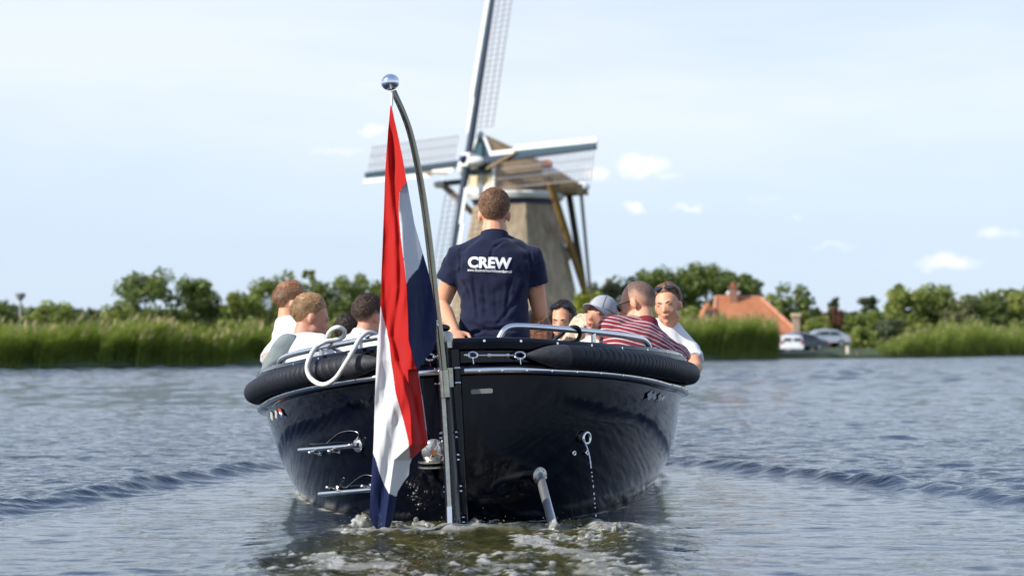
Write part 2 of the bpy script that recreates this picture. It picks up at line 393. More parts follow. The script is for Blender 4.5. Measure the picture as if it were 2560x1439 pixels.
# ================================================================== LAND
BANK = [(-420, 20), (-60, 52), (-30, 62), (-18.2, 70), (-11.2, 84), (-4, 98), (4, 112), (11.8, 124), (18.4, 137), (23.5, 141.5), (27.6, 147), (34, 160), (42, 178), (52, 200), (90, 262), (260, 480), (900, 1300)]
def bank_y(x): return float(np.interp(x, [p[0] for p in BANK], [p[1] for p in BANK]))
M_land = mat('meadow_grass', (.035, .055, .014), .9, 0, col2=(.075, .10, .028), vscale=.6, bump=.05, bscale=3)
def make_land():
    xs = sorted(set([p[0] for p in BANK] + list(np.linspace(-60, 100, 90)) + list(np.linspace(-420, 900, 60))))
    V = []; Q = []
    prof = [(0, -.4), (.25, .05), (1.0, .28), (4, .45), (30, .7), (120, 1.0), (600, .9), (6000, .9)]
    for x in xs:
        y = bank_y(x)
        for d, z in prof: V.append((x * (1 + d / 1500), y + d, z + (0.06 * math.sin(x * 1.7 + d) if 0 < d < 100 else 0)))
    n = len(prof)
    for i in range(len(xs) - 1):
        for j in range(n - 1): a = i * n + j; Q.append((a, a + n, a + n + 1, a + 1))
    o = np_mesh('ground', V, Q, M_land); tag(o, kind='structure')
make_land()
# ---- reeds
M_reed = leaf_mat('reed_leaf', (.085, .125, .022), (.33, .385, .08), .35, .5, .35)
M_plume = leaf_mat('reed_plume', (.30, .24, .13), (.46, .38, .22), .3, .8)
M_tuft = leaf_mat('bank_grass', (.07, .10, .02), (.22, .25, .06), .35, .6, .4)
def ribbons(base, hgt, lean_x, lean_y, wid, ang, segs=3, curve=1.6, tip=.1):
    """vectorised curved blades -> V,Q"""
    n = len(base); V = np.zeros((n, (segs + 1) * 2, 3)); wx = np.cos(ang) * wid / 2; wy = np.sin(ang) * wid / 2
    for k in range(segs + 1):
        t = k / segs; cx = base[:, 0] + lean_x * t ** curve; cy = base[:, 1] + lean_y * t ** curve; cz = base[:, 2] + hgt * t * (1 - .12 * t)
        f = (1 - t) ** .6 * (1 - tip) + tip if k < segs else tip
        V[:, 2 * k, 0] = cx - wx * f; V[:, 2 * k, 1] = cy - wy * f; V[:, 2 * k, 2] = cz
        V[:, 2 * k + 1, 0] = cx + wx * f; V[:, 2 * k + 1, 1] = cy + wy * f; V[:, 2 * k + 1, 2] = cz
    m = (segs + 1) * 2; b = (np.arange(n) * m)[:, None]
    Q = np.concatenate([b + np.array([[2 * k, 2 * k + 1, 2 * k + 3, 2 * k + 2]]) for k in range(segs)], 1).reshape(-1, 4)
    return V.reshape(-1, 3), Q
def scatter_reeds(x0, x1, n, depth, h0, h1, seed, name, mats, plume=.12, leaves=3, wid=.045, lean=.32, gap=0.0, edge0=0.0, edge1=0.0, ecurve=.5):
    g = np.random.default_rng(seed)
    # even along the bank line
    ts = np.linspace(x0, x1, 400); yb = np.interp(ts, [p[0] for p in BANK], [p[1] for p in BANK])
    s = np.concatenate([[0], np.cumsum(np.hypot(np.diff(ts), np.diff(yb)))]); u = g.uniform(0, s[-1], n)
    x = np.interp(u, s, ts); y = np.interp(x, [p[0] for p in BANK], [p[1] for p in BANK])
    d = g.power(1.1, n) * depth
    # ragged stand: bays where the front rows are missing
    bay = fbm(u * .45, u * 0, 0, seed, 3); d = d + np.clip(bay * 2.6, 0, 1.5)
    y = y + .1 + d; x = x + d * .05
    hgt = (h0 + (h1 - h0) * (.5 + .8 * fbm(u * .28, d * .4, 0, seed + 5, 3))) * g.uniform(.78, 1.12, n)
    e = np.ones(n)
    if edge0: e *= np.clip((u / edge0), 0, 1) ** ecurve
    if edge1: e *= np.clip(((s[-1] - u) / edge1), 0, 1) ** ecurve
    hgt *= .25 + .75 * e
    z = .02 + np.clip(d * .12, 0, .45)
    base = np.stack([x, y, z], 1)
    gusts = .6 + .7 * vn3(u * .35, d * .3, 0, seed + 9)
    lx = hgt * lean * gusts * g.uniform(.5, 1.5, n); ly = hgt * g.uniform(-.12, .12, n)
    Vs = []; Qs = []; mi = []; off = 0
    def put(V, Q, k):
        nonlocal off
        Vs.append(V); Qs.append(Q + off); off += len(V); mi.append(np.full(len(Q), k))
    put(*ribbons(base, hgt, lx, ly, wid * .5 * g.uniform(.7, 1.3, n), g.uniform(-.6, .6, n), 3), 0)
    for L in range(leaves):
        t = g.uniform(.15, .8, n); b2 = base.copy(); b2[:, 0] += lx * t ** 1.6; b2[:, 1] += ly * t ** 1.6; b2[:, 2] += hgt * t * (1 - .12 * t)
        az = g.uniform(-1.3, 1.3, n) + np.where(g.random(n) < .25, math.pi, 0); ll = g.uniform(.28, .62, n) * np.minimum(1, hgt / 1.6)
        put(*ribbons(b2, ll * g.uniform(.35, .95, n), ll * np.cos(az), ll * np.sin(az), wid * g.uniform(.7, 1.4, n), az + 1.3, 2, 1.4), 0)
    if plume > 0:
        k = g.random(n) < plume; b3 = base[k].copy(); b3[:, 0] += lx[k]; b3[:, 1] += ly[k]; b3[:, 2] += hgt[k] * .86
        put(*ribbons(b3, g.uniform(.22, .34, k.sum()), g.uniform(.04, .18, k.sum()), ly[k] * .1, np.full(k.sum(), .085), g.uniform(-1, 1, k.sum()), 2, 1.3, .3), 1)
    o = np_mesh(name, np.concatenate(Vs), np.concatenate(Qs), mats, mi=np.concatenate(mi), smooth=False)
    return o
o = scatter_reeds(-40, 2, 20000, 4.2, 1.15, 1.7, 11, 'reeds', [M_reed, M_plume], .04)
tag(o, 'tall green reeds leaning in the wind along the bank left of the boat', 'reeds', kind='stuff')
o = scatter_reeds(2, 18.3, 11000, 4.5, 2.3, 2.95, 12, 'reeds', [M_reed, M_plume], .03, edge1=1.4, ecurve=.4)
tag(o, 'thick clump of tall reeds standing in front of the orange roofed house', 'reeds', kind='stuff')
o = scatter_reeds(28.3, 100, 12000, 8.0, 1.9, 3.3, 13, 'reeds', [M_reed, M_plume], .05, edge0=16, ecurve=.7, wid=.07)
tag(o, 'lower reeds on the far bank at the right edge of the photo', 'reeds', kind='stuff')
o = scatter_reeds(27.2, 110, 9000, 2.6, .35, 1.0, 14, 'bank_grass', [M_tuft, M_plume], .0, leaves=2, wid=.06, lean=.15)
tag(o, 'yellow green grass fringe along the right bank beside the cars', 'grass', kind='stuff')
# ================================================================== TREES AND SHRUBS
M_bark = mat('tree_bark', (.06, .045, .032), .9, 0, .3, 6, bump=.02, bscale=12)
LM = {  # dark and mid greens are lifted in place of distance haze
 'dark': leaf_mat('dark_leaf', (.07, .10, .03), (.21, .255, .075), .3),
 'mid': leaf_mat('green_leaf', (.09, .125, .03), (.25, .29, .075), .35),
 'light': leaf_mat('light_leaf', (.15, .19, .045), (.34, .37, .11), .35),
 'yellow': leaf_mat('yellow_green_leaf', (.15, .18, .025), (.34, .36, .05), .3),
 'pale': leaf_mat('pale_leaf', (.11, .13, .06), (.28, .28, .14), .3),
 'grey': leaf_mat('grey_green_leaf', (.055, .075, .045), (.15, .17, .10), .3),
 'copper': leaf_mat('copper_leaf', (.055, .022, .016), (.19, .085, .045), .3),
}
def crown_mesh(name, w, h, zc, kind, seed, parent, shape='round', leaf=.34, dens=1.0):
    g = np.random.default_rng(seed); w2 = w / 2; h2 = h / 2
    nc = int(max(10, min(60, 20 * dens * (w * h) ** .5 / 2.2)))
    cl = []
    while len(cl) < nc:
        p = g.normal(size=3); p /= np.linalg.norm(p); p = np.sign(p) * np.abs(p) ** .75; r = g.uniform(.35, 1.0) ** .55
        q = p * r; q[2] = min(q[2], .98)
        if shape == 'cone': k = .25 + .75 * (1 - (q[2] + 1) / 2); q[0] *= k; q[1] *= k
        if shape == 'column': q[0] *= 1 if abs(q[2]) < .8 else .6
        cl.append((q[0] * w2 * .80, q[1] * w2 * .80, q[2] * h2 * .90, g.uniform(.22, .40) * min(w2, h2 * 1.1) * (1.25 if nc < 14 else 1)))
    cl = np.array(cl)
    per = int(np.clip(150 * (np.mean(cl[:, 3]) / .9) ** 2 * (.34 / leaf) ** 2 * dens, 40, 260))
    n = nc * per; ci = np.repeat(np.arange(nc), per)
    d = g.normal(size=(n, 3)); d /= np.linalg.norm(d, axis=1)[:, None]; rr = g.uniform(.55, 1.12, n)
    pos = cl[ci, :3] + d * (cl[ci, 3] * rr)[:, None] * np.array([1, 1, .8]); pos[:, 2] += zc
    nrm = d * .8 + g.normal(size=(n, 3)) * .55; nrm /= np.linalg.norm(nrm, axis=1)[:, None]
    a = np.cross(nrm, g.normal(size=(n, 3))); a /= np.linalg.norm(a, axis=1)[:, None]; b = np.cross(nrm, a)
    s = (leaf * g.uniform(.55, 1.25, n))[:, None] / 2
    V = np.stack([pos - a * s, pos - b * s * .7, pos + a * s, pos + b * s * .7], 1).reshape(-1, 3)
    Q = np.arange(4 * n).reshape(-1, 4)
    return np_mesh(name, V, Q, LM[kind], parent, smooth=False)
def tree(label, px, top, wpx, D, kind='mid', cat='tree', shape='round', low=None, name='tree', group=None, dens=1.0, trunk=True, leaf=None):
    p = P(px, top, D); zt = p.z; gz = .55; x = p.x; wd = wpx * D / F
    zb = gz + (0.12 * (zt - gz) if low is None else low)
    if shape == 'lolly': zb = gz + .55 * (zt - gz)
    if name == 'tree': zt += .15; wd *= 1.14 if shape == 'round' else 1.0
    e = empty(name, Vector((x, D, gz)), label, cat, group)
    hh = zt - zb; zc = (zb + hh / 2) - gz
    if trunk:
        t = G(); rt = max(.08, (zt - gz) * .022); sd = random.Random(px * 7 + top)
        ht = (zt - gz) * .8; pts = [Vector((sd.uniform(-.1, .1) * k, sd.uniform(-.1, .1) * k, ht * k / 5)) for k in range(6)]
        t.tube([Vector((0, 0, -.3))] + pts, [rt * 1.3] + [rt * (1 - .17 * k) for k in range(6)], 8)
        for k in range(6):
            a = sd.uniform(0, 6.28); z0 = ht * sd.uniform(.35, .85); L = wd * sd.uniform(.22, .4)
            t.tube([Vector((0, 0, z0)), Vector((math.cos(a) * L * .5, math.sin(a) * L * .5, z0 + L * .35)), Vector((math.cos(a) * L, math.sin(a) * L, z0 + L * .8))], [rt * .45, rt * .3, rt * .12], 6)
        t.build('trunk', M_bark, e, local=True)
    crown_mesh('crown', wd * 1.06, hh * 1.04, zc, kind, int(px * 31 + top), e, 'round' if shape == 'lolly' else shape, leaf or max(.22, D * .0021), dens)
    return e
TR = [
 ('dark green tree cut off by the left edge of the photo', -8, 742, 84, 118, 'dark', 'round'),
 ('pale green rounded willow just right of the street lamp', 128, 762, 122, 128, 'light', 'round'),
 ('tiny grey green sapling alone against the sky left of the dark trees', 228, 772, 12, 140, 'grey', 'cone'),
 ('small yellow green tree at the left foot of the tallest dark tree', 288, 748, 66, 116, 'light', 'round'),
 ('tallest dark green tree of the pair over the left reeds', 368, 683, 138, 130, 'dark', 'round'),
 ('dark green tree on the right side of the left pair', 482, 705, 128, 133, 'dark', 'round'),
 ('small dark tree low between the left pair and the long tree belt', 545, 757, 46, 135, 'dark', 'round'),
 ('broad low green tree at the left end of the long tree belt', 605, 737, 112, 132, 'mid', 'round'),
 ('green tree in the belt behind the two fair haired men', 680, 705, 118, 136, 'mid', 'round'),
 ('pointed poplar top sticking out of the tree belt', 775, 660, 48, 138, 'mid', 'column'),
 ('green tree left of the pointed poplar in the belt', 728, 690, 96, 141, 'mid', 'round'),
 ('dark green tree right of the pointed poplar in the belt', 838, 696, 116, 142, 'dark', 'round'),
 ('green tree in the belt directly left of the flag', 918, 680, 112, 144, 'mid', 'round'),
 ('green tree seen between the flag and the steersman', 1015, 690, 130, 146, 'mid', 'round'),
 ('green tree behind the left elbow of the steersman', 1095, 735, 96, 146, 'mid', 'round'),
 ('grey green tree in the gap right of the windmill braces', 1500, 700, 70, 196, 'grey', 'round'),
 ('pale green bushy tree between the windmill and the dark wood', 1560, 698, 116, 150, 'pale', 'round'),
 ('leftmost tall dark tree of the wood behind the orange roof', 1632, 664, 112, 190, 'dark', 'round'),
 ('second dark tree of the wood behind the man with sunglasses on his head', 1700, 672, 104, 192, 'mid', 'round'),
 ('tall dark tree of the wood left of the roof chimney', 1765, 660, 118, 194, 'dark', 'round'),
 ('dark tree of the wood right behind the roof chimney', 1838, 672, 110, 196, 'dark', 'round'),
 ('blue green tree at the right end of the dark wood', 1884, 692, 62, 205, 'grey', 'round'),
 ('light green tree peeping over the right slope of the orange roof', 1926, 737, 66, 190, 'light', 'round'),
 ('rounded dark tree standing alone right of the orange roof', 1975, 714, 96, 198, 'dark', 'round'),
 ('low dark tree beside the small brick chimney', 2022, 765, 70, 200, 'dark', 'round'),
 ('thin tree with a tiny round head above the copper bush', 2083, 742, 30, 236, 'grey', 'lolly'),
 ('small round tree alone over the distant hedge', 2171, 740, 50, 232, 'grey', 'round'),
 ('dark pointed tree at the left end of the right hand wood', 2248, 692, 44, 226, 'dark', 'cone'),
 ('light green tree below the dark pointed tree', 2266, 722, 108, 222, 'light', 'round'),
 ('green tree in the middle of the right hand wood', 2335, 716, 110, 226, 'mid', 'round'),
 ('dark narrow tree in the right hand wood left of the pale tree', 2362, 728, 46, 221, 'dark', 'cone'),
 ('pale silvery tree in the right hand wood', 2400, 738, 78, 219, 'pale', 'round'),
 ('dark green tree right of the pale silvery tree', 2462, 738, 104, 222, 'dark', 'round'),
 ('green tree near the right edge of the photo', 2512, 728, 84, 226, 'mid', 'round'),
 ('light green tree cut off by the right edge of the photo', 2566, 712, 84, 222, 'light', 'round'),
]
for lab, px, top, wp, D, kind, shape in TR: tree(lab, px, top, wp, D, kind, 'tree', shape)
SH = [
 ('sunlit yellow green bush in front of the windmill foot', 1478, 728, 118, 128, 'yellow'),
 ('low green bush under the windmill behind the dark haired woman', 1395, 778, 110, 130, 'light'),
 ('green bush behind the grey capped man', 1560, 760, 110, 130, 'light'),
 ('green bush between the striped shirt and the orange roof', 1690, 762, 120, 134, 'light'),
 ('dark red copper bush behind the silver car', 2086, 768, 66, 190, 'copper'),
 ('light green bush behind the small brick chimney', 2035, 792, 84, 186, 'light'),
 ('long green hedge bush beside the copper bush', 2150, 778, 90, 205, 'mid'),
 ('dark hedge bush under the small round tree', 2200, 772, 80, 212, 'mid'),
 ('grey green willow bush below the light green tree', 2232, 800, 80, 200, 'grey'),
 ('light green bush right of the silver car', 2155, 815, 74, 184, 'light'),
 ('light bush low in front of the right hand wood', 2300, 806, 90, 200, 'light'),
 ('dark green bush low at the far right shore', 2385, 800, 104, 205, 'mid'),
 ('broad green bush under the dark right hand tree', 2470, 792, 116, 208, 'dark'),
 ('green bush at the right edge above the shore', 2552, 796, 96, 210, 'mid'),
 ('light green bush left of the street lamp', 5, 800, 70, 96, 'light'),
 ('light bush behind the reeds below the pale willow', 160, 800, 100, 105, 'light'),
 ('green bush between the left reeds and the dark trees', 330, 792, 120, 110, 'mid'),
 ('green bush behind the reeds under the tree belt', 600, 790, 130, 115, 'light'),
 ('green bush behind the head of the curly haired passenger', 880, 770, 130, 118, 'light'),
 ('green bush behind the left arm of the steersman', 1120, 790, 110, 124, 'mid'),
]
for lab, px, top, wp, D, kind in SH: tree(lab, px, top, wp, D, kind, 'bush', 'round', low=0.0, name='bush', dens=.9)
def far_wood():
    g = np.random.default_rng(77); n = 26000; x = g.uniform(-150, 190, n); y = 330 + g.uniform(0, 30, n)
    top = 6.5 + 1.8 * fbm(x * .05, y * 0, 0, 4, 4)
    z = g.uniform(0, 1, n) ** .6 * top + .3; s = g.uniform(.6, 1.4, n)[:, None]
    pos = np.stack([x, y, z], 1); a = g.normal(size=(n, 3)); a /= np.linalg.norm(a, axis=1)[:, None]; b = np.cross(a, g.normal(size=(n, 3))); b /= np.linalg.norm(b, axis=1)[:, None]
    V = np.stack([pos - a * s, pos - b * s * .7, pos + a * s, pos + b * s * .7], 1).reshape(-1, 3)
    o = np_mesh('far_treeline', V, np.arange(4 * n).reshape(-1, 4), leaf_mat('far_leaf', (.05, .075, .03), (.13, .16, .06), .2), smooth=False)
    tag(o, 'distant green treeline low on the horizon', 'trees', kind='stuff')
far_wood()
# ================================================================== WINDMILL
M_thatch = mat('weathered_thatch', (.24, .185, .12), .95, 0, col2=(.46, .37, .26), vscale=2.6, bump=.12, bscale=7, stretch=(1, 1, .35))
M_thatch2 = mat('cap_thatch', (.25, .165, .08), .95, 0, col2=(.42, .30, .155), vscale=1.6, bump=.06, bscale=9, stretch=(1, 1, .4))
M_white = mat('white_mill_paint', (.80, .80, .78), .45, 0, .04)
M_mblue = mat('dark_blue_mill_paint', (.010, .018, .07), .4, 0, .1)
M_mgreen = mat('mill_green_paint', (.035, .095, .115), .42, 0, .15)
M_lath = mat('sail_lath_wood', (.30, .26, .25), .8, 0, .15)
M_stock = mat('sail_stock_paint', (.028, .045, .07), .45, 0, .1)
M_gold = mat('ochre_stained_beam', (.30, .185, .055), .6, 0, .2, 3)
M_cream = mat('cream_mill_board', (.72, .58, .36), .55, 0, .05)
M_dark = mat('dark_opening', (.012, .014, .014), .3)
M_orange = mat('orange_knob_paint', (.75, .16, .04), .45)
MC = Vector((.3, 142, .6)); A51 = R(51)
ma = Vector((-math.sin(A51), -math.cos(A51), 0)); mr = Vector((math.cos(A51), -math.sin(A51), 0)); up = Vector((0, 0, 1))
mill = empty('windmill', MC, 'thatched polder windmill with a tall upright sail and blue white trim', 'windmill')
def octo(r, z, a0=R(12), n=8): return [Vector((MC.x + r * math.cos(a0 + k * 2 * math.pi / n), MC.y + r * math.sin(a0 + k * 2 * math.pi / n), z)) for k in range(n)]
g = G(); g.loft([octo(r, z) for z, r in ((.4, 5.6), (2.5, 5.0), (5, 4.35), (8, 3.65), (10.9, 3.1))], True); tw = g.build('tower', M_thatch, mill, smooth=False)
g = G(); g.loft([octo(r, z, R(12), 8) for z, r in ((10.9, 3.16), (11.28, 3.2))], True); g.build('blue_band', M_mblue, mill, smooth=False)
g = G(); g.loft([octo(r, z, R(3), 24) for z, r in ((11.283, 3.34), (11.62, 3.5), (11.75, 3.42))], True); g.build('white_band', M_white, mill)
def at(s, l, z): return MC + ma * s + mr * l + up * (z - MC.z)
# cap
secs = [(2.9, 1.45, 15.75), (1.8, 2.3, 15.35), (.4, 3.05, 14.8), (-1.2, 3.35, 14.2), (-2.8, 3.2, 13.5), (-4.3, 2.6, 12.95), (-5.4, 1.7, 12.5)]
rings = []
for s, hw, zt in secs:
    ring = []
    for k in range(21):
        t = math.pi * k / 20; c = math.cos(t); sn = math.sin(t)
        ring.append(at(s, hw * math.copysign(abs(c) ** .75, c), 11.85 + (zt - 11.85) * sn ** (1.15 if s < 2 else 1.3)))
    rings.append(ring)
g = G(); g.loft(rings, True, False); 
for i in range(len(rings) - 1): g.add([rings[i][0], rings[i][-1], rings[i + 1][-1], rings[i + 1][0]], [(0, 1, 2, 3)])
cap = g.build('cap', M_thatch2, mill)
g = G()
gab = [at(3.0, l, z) for l, z in ((-1.42, 13.0), (1.42, 13.0), (1.15, 14.2), (0.55, 15.2), (0, 15.85), (-.55, 15.2), (-1.15, 14.2))]
gb2 = [p + ma * .12 for p in gab]; g.loft([gab, gb2], True); g.build('gable', M_mgreen, cap, smooth=False)
g = G()
for s in (-1, 1):
    pl = [(1.5 * s, 12.9), (1.22 * s, 14.25), (.6 * s, 15.3), (0, 15.95)]
    for a, b in zip(pl, pl[1:]): g.beam(at(3.2, a[0], a[1]), at(3.2, b[0], b[1]), .22, .14, up=ma)
g.build('gable_trim', M_white, cap, smooth=False)
g = G(); g.box(at(3.05, 0, 12.45), (2.8, .16, 1.0), Matrix.Rotation(-A51, 3, 'Z')); fb = g.build('front_board', M_cream, cap, smooth=False)
for l in (-1.45, 1.45, 0):
    g = G(); g.beam(at(3.2, l, 11.7), at(3.2, l, 13.05), .2 if l else .1, .12, up=ma); g.build('post', M_white, fb, smooth=False)
g = G()
for k in range(6):
    g.ell(at(3.25, -1.2 + k * .48, 11.75), (.27, .12, .27), nu=10, nv=8)
    g.ell(at(3.25, -1.2 + k * .48, 12.0), (.2, .1, .2), nu=10, nv=8)
g.build('beard_ornament', M_white, cap)
# lower thatch skirt slats round the cap
rngs = []
for s, hw, zt in secs:
    g = G()
for k in range(26):
    s = 1.9 - k * .26
    hw = float(np.interp(-s, [-x[0] for x in secs], [x[1] for x in secs]))
    for sd in ((1,) if k % 2 == 0 else (1, -1)):
        g = G(); g.beam(at(s, sd * (hw + .05), 11.72), at(s, sd * (hw + .03), 12.45), .17, .06, up=mr); g.build('skirt_board', M_thatch2, cap, smooth=False)
# window holes of the cap and tower
def wall_pt(px, py):
    D = 139.0; return P(px, py, D)
def tower_window(az, z, w, h, mm, hood=True):
    r = float(np.interp(z, [.4, 2.5, 5, 8, 10.9], [5.6, 5.0, 4.35, 3.65, 3.1])) * math.cos(math.pi / 8)
    d = Vector((math.cos(az), math.sin(az), 0)); tn = Vector((-d.y, d.x, 0)); sl = .235
    c = MC + d * (r + .03); c.z = z; upv = (up - d * sl).normalized()
    g = G(); g.beam(c - upv * h / 2, c + upv * h / 2, w, .12, up=d); f = g.build('window', mm, tw, smooth=False)
    if hood:
        g = G(); g.ell(c + upv * (h / 2 + .35), (w * .62, w * .5, .62), nu=12, nv=8); g.build('thatch_hood', M_thatch, tw)
AZR = R(-33 - 22.5 + 45 - 22.5)     # face right of centre
for z, hh in ((10.05, 1.1), (6.3, 1.5), (2.9, 1.3)):
    tower_window(R(12 + 22.5 - 90 + 45), z, .75, hh, M_gold, z < 10)
# hub, sails
tilt = R(11); n_ax = (ma * math.cos(tilt) + up * math.sin(tilt)); u_ax = (up * math.cos(tilt) - ma * math.sin(tilt))
HUB = at(4.25, 0, 13.85)
g = G(); g.tube([HUB - n_ax * 2.2, HUB - n_ax * .5], .34, 14); g.build('windshaft', M_stock, mill)
g = G(); g.box(HUB, (.95, .9, .95), Matrix((mr, n_ax, u_ax)).transposed()); hb = g.build('hub', M_white, mill, smooth=False)
g = G(); g.tube([HUB + n_ax * .45, HUB + n_ax * .75], [.34, .2], 16); g.build('hub_cap', M_mblue, hb)
g = G(); g.ell(HUB + mr * 1.0 + n_ax * .1 - up * .1, (.62, .35, .32), nu=14, nv=10); g.build('stock_wedge', M_white, hb)
g = G(); g.ell(HUB - mr * .55 + n_ax * .25 - up * .5, (.3, .3, .55), nu=14, nv=10); g.build('stock_wedge', M_white, hb)
lath_me = None
def sail(d, t, off):
    Ls = 13.1; O = HUB + n_ax * off
    g = G(); g.beam(O, O + d * Ls, .42, .36, up=n_ax, w2=.24, h2=.2); st = g.build('sail', M_stock, mill, smooth=False)
    g = G()   # white leading board with a step near the root
    g.beam(O - t * .62 + d * 4.6 + n_ax * .03, O - t * .52 + d * Ls + n_ax * .02, .34, .06, up=n_ax)
    g.beam(O - t * .42 + d * 2.0 + n_ax * .05, O - t * .42 + d * 4.59 + n_ax * .05, .30, .06, up=n_ax)
    g.build('leading_board', M_white, st, smooth=False)
    g = G(); g.beam(O - t * .32 + d * 2.0 - n_ax * .02, O - t * .26 + d * Ls - n_ax * .02, .30, .07, up=n_ax); g.build('wind_board', M_mgreen, st, smooth=False)
    for k, wv in enumerate((.72, 1.42, 2.12)):
        g = G(); g.beam(O + t * wv + d * 2.3 - n_ax * .10, O + t * wv + d * 12.95 - n_ax * .02, .055, .05, up=n_ax); g.build('hem_lath', M_lath, st, smooth=False)
    for k in range(27):
        p = O + d * (2.35 + k * .405)
        g = G(); g.beam(p - n_ax * .05, p + t * 2.14 - n_ax * .16, .038, .038, up=n_ax); g.build('lattice_bar', M_lath, st, smooth=False)
sail(u_ax, mr, .15); sail(mr, -u_ax, -.28); sail(-u_ax, -mr, .15); sail(-mr, u_ax, -.28)
for (d, t, o_) in ((mr, -u_ax, -.28), (-mr, u_ax, -.28)):     # diagonal struts of the lying stock
    g = G(); g.beam(HUB + d * 2.3 - u_ax * .75 + n_ax * .1, HUB + d * 5.2 + u_ax * (.25 if d.x > 0 else -.45), .13, .12, up=n_ax); g.build('sail_strut', M_thatch2, hb, smooth=False)
# spars and braces
foot = at(-7.2, 0, 1.3)
def spar(s, L, z, knob=True):
    g = G(); g.beam(at(s, -L, z), at(s, L, z), .36, .36, up=up); b = g.build('crossbeam', M_stock if s > 0 else M_gold, mill, smooth=False)
    for q in (-1, 1):
        g = G(); g.cap2(at(s, q * (L - .1), z), at(s, q * (L + .55), z), .34, .30, 12); g.build('beam_end', M_white, b)
spar(2.1, 6.0, 12.75); spar(-4.1, 2.3, 12.3)
g = G(); g.ell(at(2.1, 5.9, 13.35), (.42, .3, .3), nu=12, nv=8); g.build('orange_cap', M_orange, mill)
def brace(a, b, w, mm): 
    g = G(); g.beam(a, b, w, w, up=Vector((.3, -1, .2)), w2=w * .8, h2=w * .8); return g.build('brace', mm, mill, smooth=False)
brace(at(2.1, 5.9, 12.7), foot + up * 1.2 + mr * .4, .42, M_gold); brace(at(2.1, -5.9, 12.7), foot + up * 1.2 - mr * .4, .34, M_gold)
brace(at(-4.1, 2.3, 12.2), foot + up * .3 + mr * .25, .2, M_lath); brace(at(-4.1, -2.3, 12.2), foot + up * .3 - mr * .25, .2, M_lath)
g = G(); g.beam(at(-4.9, 0, 12.3), foot, .34, .34, up=mr); g.build('tail_pole', M_bark, mill, smooth=False)
g = G(); g.tube([foot + up * 1.4 + ma * .4 + mr * 1.6, foot + up * 1.4 - mr * 1.6 + ma * .4], .22, 10)
for k in range(8):
    a = k * math.pi / 4; c = foot + up * 1.4 + ma * .4 + mr * 1.4; v = (up * math.cos(a) + ma * math.sin(a)) * 1.05; g.beam(c - v * .1, c + v, .09, .07, up=mr)
g.build('winch', M_gold, mill, smooth=False)
g = G()
for a, b in (((2.1, -5.9, 12.5), (2.1, -3.2, 10.7)), ): g.beam(at(*a), at(*b), .2, .16)
g.build('strut', M_lath, mill, smooth=False)
# ================================================================== HOUSE
M_tile = mat('orange_roof_tiles', (.48, .16, .06), .75, 0, col2=(.60, .24, .11), vscale=1.2)
M_brick = mat('brown_brick', (.24, .12, .075), .85, 0, col2=(.36, .21, .14), vscale=4)
M_plaster = mat('grey_plaster_wall', (.52, .50, .46), .8, 0, .06)
M_glass = mat('dark_window_glass', (.02, .028, .035), .06, 0, .1, spec=.8)
def tile_nodes(m):
    t = NT(m.node_tree); b = m.node_tree.nodes['Principled BSDF']; co = t.n('ShaderNodeTexCoord').outputs['Object']
    wv = t.n('ShaderNodeTexWave', bands_direction='X'); t.put(wv.inputs[0], co); wv.inputs['Scale'].default_value = 2.2
    wz = t.n('ShaderNodeTexWave', bands_direction='Z', wave_profile='SAW'); t.put(wz.inputs[0], co); wz.inputs['Scale'].default_value = 1.7
    bn = t.n('ShaderNodeBump'); bn.inputs['Distance'].default_value = .05; t.put(bn.inputs['Height'], t.math('ADD', wv.outputs['Fac'], wz.outputs['Fac'])); t.put(b.inputs['Normal'], bn.outputs[0])
tile_nodes(M_tile)
hs = empty('house', Vector((19.5, 168, .5)), 'low house with a steep orange tiled roof and brick chimney behind the reeds', 'house')
yF, yB = 165.0, 173.0
xl, xr = P(1782, 800, yF).x, P(1998, 830, yF).x; zE = 2.15; zR = P(1800, 742, 169).z
rl, rr = P(1790, 740, 169).x, P(1902, 746, 169).x
g = G(); g.box(((xl + xr) / 2, (yF + yB) / 2, (zE + .3) / 2 + .1), (xr - xl - .7, yB - yF - .8, zE - .3)); wall = g.build('wall', M_plaster, hs, smooth=False)
g = G(); e = [Vector((xl, yF, zE)), Vector((xr, yF, zE - .15)), Vector((xr, yB, zE - .15)), Vector((xl, yB, zE))]; rg = [Vector((rl, 169, zR)), Vector((rr, 169, zR - .05))]
v = e + rg + [p - up * .14 for p in e]
g.add(v, [(0, 1, 5, 4), (1, 2, 5), (2, 3, 4, 5), (3, 0, 4), (6, 7, 1, 0), (7, 8, 2, 1), (8, 9, 3, 2), (9, 6, 0, 3), (9, 8, 7, 6)]); rf = g.build('roof', M_tile, hs, smooth=False)
g = G()
for a, b in ((e[0], rg[0]), (e[1], rg[1]), (rg[0], rg[1])): g.tube([a, b], .14, 8)
g.build('ridge_tiles', mat('ridge_tile', (.56, .26, .16), .8, 0, .15, 3), rf)
